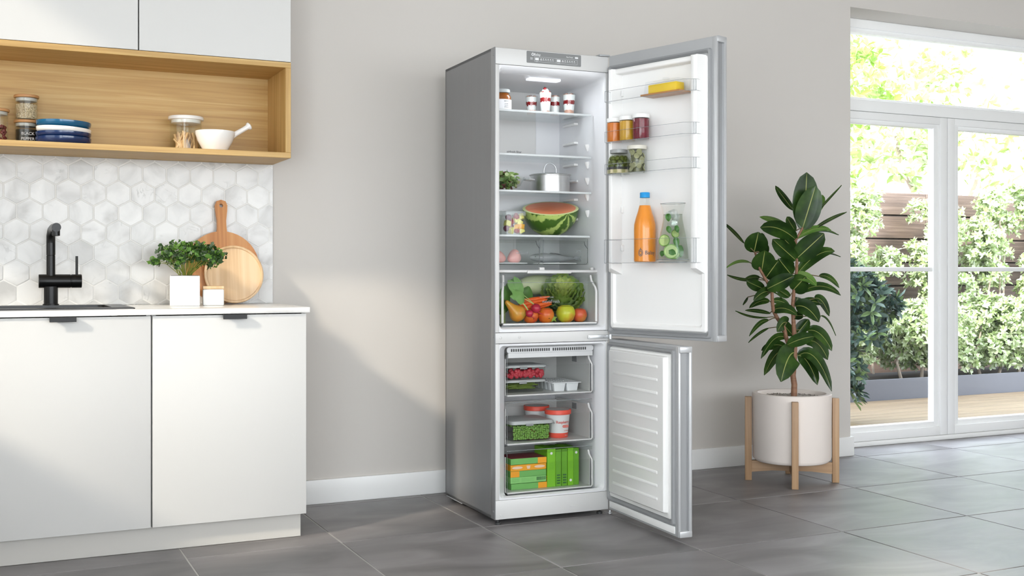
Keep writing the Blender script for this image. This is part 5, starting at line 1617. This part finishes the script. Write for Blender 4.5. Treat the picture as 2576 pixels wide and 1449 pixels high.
LEAVES = [
    (.064,0,1.325,.084,.02,1.621,.133,0,0), (.056,0,1.323,.112,-.05,1.545,.121,10,0), (.011,0,1.422,-.085,0,1.549,.048,60,0), (.122,.05,1.402,.185,.08,1.506,.068,30,0),
    (.116,0,1.39,.263,0,1.551,.024,75,0), (.116,0,1.319,.289,0,1.41,.036,70,.05), (.021,0,1.289,-.168,0,1.386,.052,60,.2), (.021,0,1.269,-.172,-.03,1.329,.093,35,.25),
    (.028,.03,1.313,-.005,.08,1.39,.048,40,0), (.08,.03,1.321,.13,.08,1.398,.06,40,0), (.028,0,1.273,.201,-.02,1.315,.048,50,.25), (.108,.03,1.305,.275,.1,1.293,.032,60,.15),
    (.023,0,1.164,.148,-.08,1.297,.109,10,0), (.023,0,1.16,-.107,-.03,1.269,.081,30,0), (.019,0,1.212,-.049,.03,1.289,.064,30,0), (.032,0,1.088,.209,-.06,1.204,.068,35,.28),
    (.084,0,1.132,.205,.05,1.2,.036,60,0), (.148,.05,1.192,.285,.1,1.176,.028,70,.12), (-.198,0,1.2,-.186,-.05,1.305,.117,0,0), (-.162,-.02,1.106,-.162,-.09,1.208,.117,0,0),
    (-.25,0,1.249,-.359,0,1.357,.028,65,.1), (-.222,0,1.148,-.349,0,1.114,.028,60,.3), (-.134,.02,1.204,-.146,.05,1.303,.048,50,0), (-.121,.02,1.196,-.138,.06,1.245,.048,40,0),
    (-.134,0,1.067,-.081,-.05,1.156,.101,20,0), (-.001,0,1.084,-.069,0,1.168,.089,30,0), (.011,0,1.132,-.041,0,1.164,.04,40,0), (-.173,0,1.057,-.338,0,1.082,.032,65,-.1),
    (-.163,.02,1.069,-.237,.06,1.055,.037,50,.2), (-.145,0,1.009,-.237,0,1.05,.06,30,0), (-.136,-.04,1.009,-.011,-.1,1.078,.078,15,0), (-.108,0,.995,-.214,-.06,.949,.06,30,.25),
    (.007,0,1.0,.062,-.05,1.073,.106,20,0), (.016,0,1.073,.108,-.08,1.025,.06,30,.25), (.154,.03,1.073,.263,.05,1.013,.041,40,.3), (.053,0,.99,.251,-.02,.974,.051,40,.35),
    (-.011,0,.967,-.076,0,1.009,.046,30,0), (-.099,0,.99,-.046,0,.951,.018,65,.2), (-.219,.06,.963,-.239,.08,.921,.023,50,0), (-.117,0,.944,-.214,.04,.907,.046,40,.3),
    (-.113,0,.88,-.244,0,.896,.032,55,.1), (-.127,0,.859,-.295,0,.894,.023,65,-.12), (-.099,0,.944,-.011,0,.917,.041,30,.2), (-.108,-.02,.894,.002,-.1,.873,.06,30,.3),
    (.016,-.02,.917,.115,-.1,.838,.087,15,.35), (.002,0,.866,.062,0,.866,.046,30,0), (.021,0,.926,.048,.06,.963,.055,30,0), (.039,0,.921,.161,0,.926,.051,40,.25),
    (.122,0,.958,.205,.03,.864,.055,30,.4), (-.03,-.02,.834,-.101,-.1,.788,.069,25,.3), (-.122,0,.843,-.223,0,.76,.037,45,.35), (-.122,0,.802,-.228,0,.726,.028,55,.15),
    (.03,0,.774,.09,0,.848,.064,30,0), (.007,0,.765,-.053,.05,.848,.06,30,0), (.154,0,.866,.23,0,.762,.023,60,.35), (.085,0,.788,.196,-.05,.686,.069,25,.4),
    (-.032,-.05,.719,.088,-.12,.765,.064,10,.1), (-.025,0,.751,-.168,-.03,.645,.055,35,.5), (-.03,0,.705,-.15,.04,.682,.055,30,.3), (-.021,0,.682,-.14,.02,.553,.069,25,.5),
    (.016,0,.673,-.081,-.1,.53,.124,0,.4), (.071,0,.723,.2,.04,.633,.083,20,.5), (.03,0,.659,.127,-.03,.507,.078,20,.4), (.035,0,.656,.187,-.08,.479,.069,25,.6),
]
STEM1 = [(0.012, 0.442), (0.014, 0.507), (0.007, 0.553), (0.012, 0.608), (0.016, 0.668), (0.017, 0.714), (0.012, 0.792), (0.009, 0.857), (0.006, 0.921), (0.012, 0.995), (0.026, 1.087), (0.028, 1.164), (0.021, 1.261), (0.056, 1.325), (0.062, 1.365)]
STEM2 = [(0.012, 0.654), (-0.011, 0.7), (-0.032, 0.755), (-0.044, 0.806), (-0.081, 0.857), (-0.101, 0.894), (-0.107, 0.93), (-0.11, 0.99), (-0.136, 1.046), (-0.168, 1.101), (-0.174, 1.112), (-0.198, 1.2)]
Z0P = .110
MB().tube([(x, .0, z - Z0P) for x, z in STEM1], [.0165 - .0008 * k for k in range(len(STEM1))], 12).build('stem', bark, pt)
MB().tube([(x, -.005 * min(k, 6), z - Z0P) for k, (x, z) in enumerate(STEM2)], [.0125 - .0006 * k for k in range(len(STEM2))], 12).build('stem', bark, pt)
glossy = vary(mat('rubber_leaf', srgb(20, 42, 18), .26, coat=.06, spec=.3), [srgb(22, 42, 16), srgb(40, 66, 24), srgb(66, 96, 36)], noise=9, detail=4, pos=[.3, .5, .75], bump=.05)
glossl = vary(mat('rubber_leaf_young', srgb(70, 104, 40), .25, coat=.2), [srgb(54, 92, 30), srgb(92, 130, 54), srgb(120, 150, 80)], noise=9, detail=4, pos=[.3, .5, .75], bump=.05)
ribm = vm('leaf_midrib', srgb(150, 156, 78), srgb(172, 176, 100), .4)
petm = vm('leaf_petiole', srgb(96, 84, 52), srgb(120, 108, 70), .5)
STP = [Vector((x, 0, z)) for x, z in STEM1] + [Vector((x, -.02, z)) for x, z in STEM2]
COLS = [-1, -.66, -.3, -.035, .035, .3, .66, 1]
for k, (bx, by, bz, tx, ty, tz, wd, roll, sag) in enumerate(LEAVES):
    b, tp_ = Vector((bx, by, bz)), Vector((tx, ty, tz))
    ln_ = (tp_ - b).length
    c = (b + tp_) / 2 + Vector((0, 0, sag * ln_ * 1.1))
    bow = Vector((0, 1, 0)) * (.10 * ln_)          # upright leaves lean back a little in the middle
    mb = MB()
    vs = []
    nu = 11
    prev = None
    for i in range(nu + 1):
        s = i / nu
        p = b * (1 - s) ** 2 + c * 2 * s * (1 - s) + tp_ * s * s
        d_ = ((c - b) * (1 - s) + (tp_ - c) * s).normalized()
        vd = Vector((0, 1, 0))
        ip = d_.cross(vd)
        ip = ip.normalized() if ip.length > .05 else Vector((1, 0, 0))
        dd = (vd - d_ * vd.dot(d_)).normalized()
        if ip.z < 0 or (abs(ip.z) < .2 and ip.x < 0):
            pass
        wv = ip * math.cos(R(roll * .92)) + dd * math.sin(R(roll * .92))
        if prev is not None and wv.dot(prev) < 0:
            wv = -wv
        prev = wv
        nr = d_.cross(wv).normalized()
        if nr.y > 0:
            nr = -nr                                    # upper side towards the room
        w_ = max(.003, 1.06 * wd * math.sin(PI * (.03 + .97 * s ** .92)) ** .5 if s < 1 else .004)
        for q in COLS:
            fold = abs(q) * .10 * w_
            vs.append(tuple(p + wv * (q * w_ * .5) + nr * (fold + (.004 if abs(q) < .1 else 0)) - Vector((0, 0, Z0P))))
    n = len(COLS)
    for i in range(nu):
        for j in range(n - 1):
            mb.add([], [])
    o_ = len(mb.v)
    mb.v += vs
    for i in range(nu):
        for j in range(n - 1):
            mb.f.append((i * n + j, i * n + j + 1, (i + 1) * n + j + 1, (i + 1) * n + j))
            mb.m.append(1 if j == 3 else 0)
            mb.s.append(True)
    near = min(STP, key=lambda q: (q - b).length + (0.5 if q.z > b.z + .03 else 0))
    if (near - b).length > .012:
        mb.tube([near - Vector((0, 0, Z0P)), (near + b) / 2 - Vector((0, 0, Z0P - .004)), b - Vector((0, 0, Z0P))], .0028, 6, 2)
    young = k in (3, 10, 21, 33, 6)
    mb.build('leaf', [glossl if young else glossy, ribm, petm], pt, sharp=0)

# ------------------------------------------------------------------ garden beyond the glass
struct(MB().box(2, 20, 5.62, 24, -.5, -.10).build('ground', vm('garden_soil', srgb(92, 80, 66), srgb(116, 102, 86), .9, 3)))
dk = struct(MB().box(3.5, 13, 5.62, 7.44, -.10, -.055).build('deck', vm('deck_joist', srgb(60, 48, 38), srgb(72, 58, 46), .8)))
deckw = wood('deck_board', srgb(96, 78, 56), srgb(122, 102, 76), srgb(144, 124, 96), 'x', .6, .9, rnd=.12)
for k in range(15):
    y = 5.63 + k * .1205
    MB().rbox(3.5, 13, y, y + .116, -.055, -.022, .002, 1).build('plank', deckw, dk)
pl = thing('planter_box', 'long low dark grey planter along the deck', 'planter', (8.2, 7.7, -.10))
plm = vm('planter_panel', srgb(84, 84, 88), srgb(94, 94, 98), .55, 3)
for x0, x1 in ((-4.2, -2.402), (-2.398, -.262), (-.258, 1.9), (1.904, 4.2)):
    MB().rbox(x0, x1, -.25, -.23, 0, .258, .002, 1).build('panel', plm, pl)
MB().box(-4.2, 4.2, -.23, .75, 0, .20).build('soil', M['dark'], pl)
# horizontal board fence
fc = thing('board_fence', 'horizontal brown board fence behind the hedge', 'fence', (9.5, 8.80, -.10))
fencew = wood('fence_board', srgb(78, 62, 52), srgb(108, 88, 75), srgb(134, 114, 100), 'x', .7, .7, rnd=.18)
for k in range(9):
    z = 2.02 - .243 * (k + 1)
    for x0, x1 in ((-4.5, -.55), (-.545, 3.5), (3.505, 6.5)):
        MB().rbox(x0, x1, 0, .017, z + .009, z + .236, .004, 1).build('plank', fencew, fc)
MB().box(-4.5, 6.5, .018, .03, -.16, 1.99).build('added_backing', vm('gap_shade_backing', srgb(38, 29, 24), srgb(48, 38, 32), .9), fc)
for x in (-4.4, -2.5, -.55, 1.5, 3.5, 6.4):
    MB().box(x - .04, x + .04, .031, .1, -.1, 1.98).build('post', vm('fence_post', srgb(40, 30, 24), srgb(54, 42, 34), .8), fc)


def foliage(blobs, n, ln, wd, seed, whorl=6, inner=.25, jit=.18):
    """rosettes of leaves over a set of ellipsoid blobs -> vertex and face lists"""
    g = np.random.default_rng(seed)
    vol = np.array([b[3] * b[4] * b[5] for b in blobs]) ** (2 / 3)
    pick = g.choice(len(blobs), n, p=vol / vol.sum())
    B = np.array(blobs)[pick]
    d = g.normal(size=(n, 3))
    d /= np.linalg.norm(d, axis=1, keepdims=True)
    d[:, 2] = np.where(d[:, 2] < -.5, -d[:, 2], d[:, 2])
    rad = 1 - inner * g.random(n) ** 1.6 + jit * g.normal(size=n) * .5
    c = B[:, :3] + d * B[:, 3:6] * rad[:, None]
    ax = d + g.normal(size=(n, 3)) * .45 + np.array([0, 0, .45])
    ax /= np.linalg.norm(ax, axis=1, keepdims=True)
    t1 = np.cross(ax, g.normal(size=(n, 3)))
    t1 /= np.linalg.norm(t1, axis=1, keepdims=True)
    t2 = np.cross(ax, t1)
    V, F = [], []
    for k in range(whorl):
        a = 2 * np.pi * k / whorl + g.random(n) * .8
        o = t1 * np.cos(a)[:, None] + t2 * np.sin(a)[:, None]
        up = g.uniform(.15, .95, n)[:, None]
        dr = o * (1 - .35 * up) + ax * up
        dr /= np.linalg.norm(dr, axis=1, keepdims=True)
        sd = np.cross(dr, ax)
        sd /= np.linalg.norm(sd, axis=1, keepdims=True) + 1e-9
        nr = np.cross(sd, dr)
        l = (ln * g.uniform(.7, 1.2, n))[:, None]
        w = (wd * g.uniform(.8, 1.2, n))[:, None]
        P5 = [c, c + dr * l * .32 + sd * w * .46 + nr * w * .10, c + dr * l * .72 + sd * w * .42 + nr * w * .06, c + dr * l - nr * l * .10, c + dr * l * .72 - sd * w * .42 + nr * w * .06, c + dr * l * .32 - sd * w * .46 + nr * w * .10]
        V.append(np.stack(P5, 1))
    V = np.concatenate(V).reshape(-1, 3)
    m = len(V) // 6
    i = np.arange(m) * 6
    F = np.concatenate([np.stack([i, i + a, i + b], 1) for a, b in ((1, 2), (2, 3), (3, 4), (4, 5))])
    return V, F


def shrub(name, label, cat, loc, blobs, n, ln, wd, mats, seed, stems, group=None, whorl=6, barkm=None, inner=.25):
    t = thing(name, label, cat, loc, 0, group)
    V, F = foliage(blobs, n, ln, wd, seed, whorl, inner)
    me = bpy.data.meshes.new('foliage')
    me.vertices.add(len(V))
    me.vertices.foreach_set('co', V.ravel().astype(np.float32))
    me.loops.add(len(F) * 3)
    me.loops.foreach_set('vertex_index', F.ravel().astype(np.int32))
    me.polygons.add(len(F))
    me.polygons.foreach_set('loop_start', np.arange(len(F), dtype=np.int32) * 3)
    for m_ in mats:
        me.materials.append(m_)
    mi = np.random.default_rng(seed + 1).integers(0, len(mats), len(F) // 4).astype(np.int32)
    me.polygons.foreach_set('material_index', np.concatenate([mi] * 4))
    me.update()
    me.validate()
    o = bpy.data.objects.new('foliage', me)
    COL.objects.link(o)
    o.parent = t
    stuff(o)
    for (p0, p1, p2, r_) in stems:
        MB().tube([p0, p1, p2], [r_, r_ * .8, r_ * .45], 7).build('branch', barkm, t)
    return t


gb = vm('garden_bark', srgb(150, 132, 116), srgb(184, 168, 150), .8, 30)
gbd = vm('garden_bark_dark', srgb(86, 74, 62), srgb(110, 96, 82), .8, 30)
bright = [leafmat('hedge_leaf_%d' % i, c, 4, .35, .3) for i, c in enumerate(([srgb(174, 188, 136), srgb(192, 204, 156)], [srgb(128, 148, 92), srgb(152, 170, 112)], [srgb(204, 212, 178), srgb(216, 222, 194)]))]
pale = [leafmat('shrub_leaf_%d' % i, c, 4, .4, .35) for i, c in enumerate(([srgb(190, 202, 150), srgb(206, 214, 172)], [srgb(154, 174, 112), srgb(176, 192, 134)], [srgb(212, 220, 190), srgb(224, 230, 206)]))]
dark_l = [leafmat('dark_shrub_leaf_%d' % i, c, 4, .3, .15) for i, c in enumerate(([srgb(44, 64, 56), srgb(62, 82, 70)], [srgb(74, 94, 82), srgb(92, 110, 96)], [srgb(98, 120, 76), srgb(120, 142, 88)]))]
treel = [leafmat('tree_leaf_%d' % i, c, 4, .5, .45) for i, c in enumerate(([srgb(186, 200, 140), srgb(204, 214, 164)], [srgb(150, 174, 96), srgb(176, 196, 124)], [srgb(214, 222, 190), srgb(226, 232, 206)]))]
# clipped hedge in the planter: three bushes
r2 = random.Random(40)
for k, (x, lab_) in enumerate(((6.95, 'clipped light green hedge bush in the planter, beside the dark shrub'), (7.95, 'clipped light green hedge bush in the planter, second from the dark shrub'), (8.95, 'clipped light green hedge bush in the planter, third from the dark shrub'), (9.95, 'clipped light green hedge bush in the planter, fourth from the dark shrub'))):
    blobs = [(r2.uniform(-.30, .30), r2.uniform(-.16, .2), r2.uniform(.17, .60), .23, .22, .20) for _ in range(16)]
    stems = [((q, 0, .0), (q + r2.uniform(-.06, .06), 0, .16), (q + r2.uniform(-.12, .12), .02, .42), .017) for q in (-.3, -.05, .22)]
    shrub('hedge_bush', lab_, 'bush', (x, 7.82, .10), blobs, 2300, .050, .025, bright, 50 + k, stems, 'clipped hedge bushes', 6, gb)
# loose shrubs in front of the fence
for k, (x, y, spread, zlo, h, nb, lab_) in enumerate(((7.72, 8.38, .30, .7, 1.72, 12, 'loose pale shrub climbing the fence behind the dark shrub'), (8.72, 8.42, .30, .7, 1.62, 11, 'loose pale shrub climbing the fence with bare boards on both sides'), (9.60, 8.40, .42, .75, 1.80, 17, 'tall pale shrub hiding the fence, third along from the dark shrub'), (10.78, 8.42, .42, .75, 1.85, 17, 'tall pale shrub at the far end of the fence'))):
    rb_ = random.Random(60 + k)
    blobs = []
    for q in range(nb):
        z = zlo + (h - zlo) * (q + .5) / nb
        sp = spread * ((1.5 if k < 2 else 1.0) if z < 1.15 else (1.0 if k > 1 else .6 + .3 * (q % 2)))
        blobs.append((rb_.uniform(-sp, sp), rb_.uniform(-.12, .14), z, .17, .13, .14))
    stems = [((q, 0, 0), (q + rb_.uniform(-.15, .15), 0, .55), (q + rb_.uniform(-.3, .3), 0, h * .85), .013) for q in (-.15, .0, .12)]
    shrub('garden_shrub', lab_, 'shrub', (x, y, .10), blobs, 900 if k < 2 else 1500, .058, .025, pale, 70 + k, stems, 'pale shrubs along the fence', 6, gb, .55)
# dark shrub close to the door
blobs = [(-.12, 0, 1.0, .16, .16, .16), (.0, 0, .86, .24, .2, .16), (-.05, 0, .66, .18, .18, .16), (-.2, 0, .42, .12, .14, .16), (-.22, 0, .2, .10, .12, .12), (.2, 0, .84, .10, .1, .08)]
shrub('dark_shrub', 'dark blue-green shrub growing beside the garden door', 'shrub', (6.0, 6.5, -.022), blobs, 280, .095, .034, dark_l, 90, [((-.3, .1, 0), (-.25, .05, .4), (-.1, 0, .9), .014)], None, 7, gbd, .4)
# trees beyond the fence, bright against the sky
for k, (x, y, lab_) in enumerate(((8.8, 10.6, 'pale leafy tree beyond the fence, closest of three to the dark shrub'), (11.6, 11.2, 'pale leafy tree beyond the fence, between two other trees'), (14.7, 10.8, 'pale leafy tree beyond the fence, farthest of three from the dark shrub'))):
    rb_ = random.Random(80 + k)
    blobs = [(rb_.uniform(-.95, .95), rb_.uniform(-.8, .8), rb_.uniform(2.2, 4.6), .62, .55, .5) for _ in range(17)]
    stems = [((0, 0, 0), (.1, 0, 1.4), (.2, 0, 3.2), .07), ((.1, 0, 1.4), (.7, 0, 2.4), (1.2, 0, 3.6), .035), ((.1, 0, 1.5), (-.6, 0, 2.5), (-1.0, 0, 3.8), .035)]
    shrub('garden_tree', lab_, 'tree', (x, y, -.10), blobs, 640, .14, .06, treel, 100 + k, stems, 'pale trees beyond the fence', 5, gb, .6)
# leafy branch of a nearer tree hanging in from beside the wall
blobs = [(-.05, 0, 2.85, .16, .2, .14), (.14, .1, 2.58, .16, .2, .14), (-.12, 0, 2.38, .14, .2, .15), (-.12, 0, 1.9, .09, .14, .12), (-.25, 0, 2.6, .2, .25, .25)]
shrub('garden_sapling', 'young tree with fresh green leaves beside the house wall', 'tree', (6.52, 7.0, -.10), blobs, 130, .09, .034, [leafmat('sapling_leaf', [srgb(120, 156, 60), srgb(168, 196, 96)], 4, .4, .4), treel[1]], 130, [((-.45, 0, 0), (-.45, 0, 1.4), (-.15, 0, 2.7), .015)], None, 4, gb, .7)
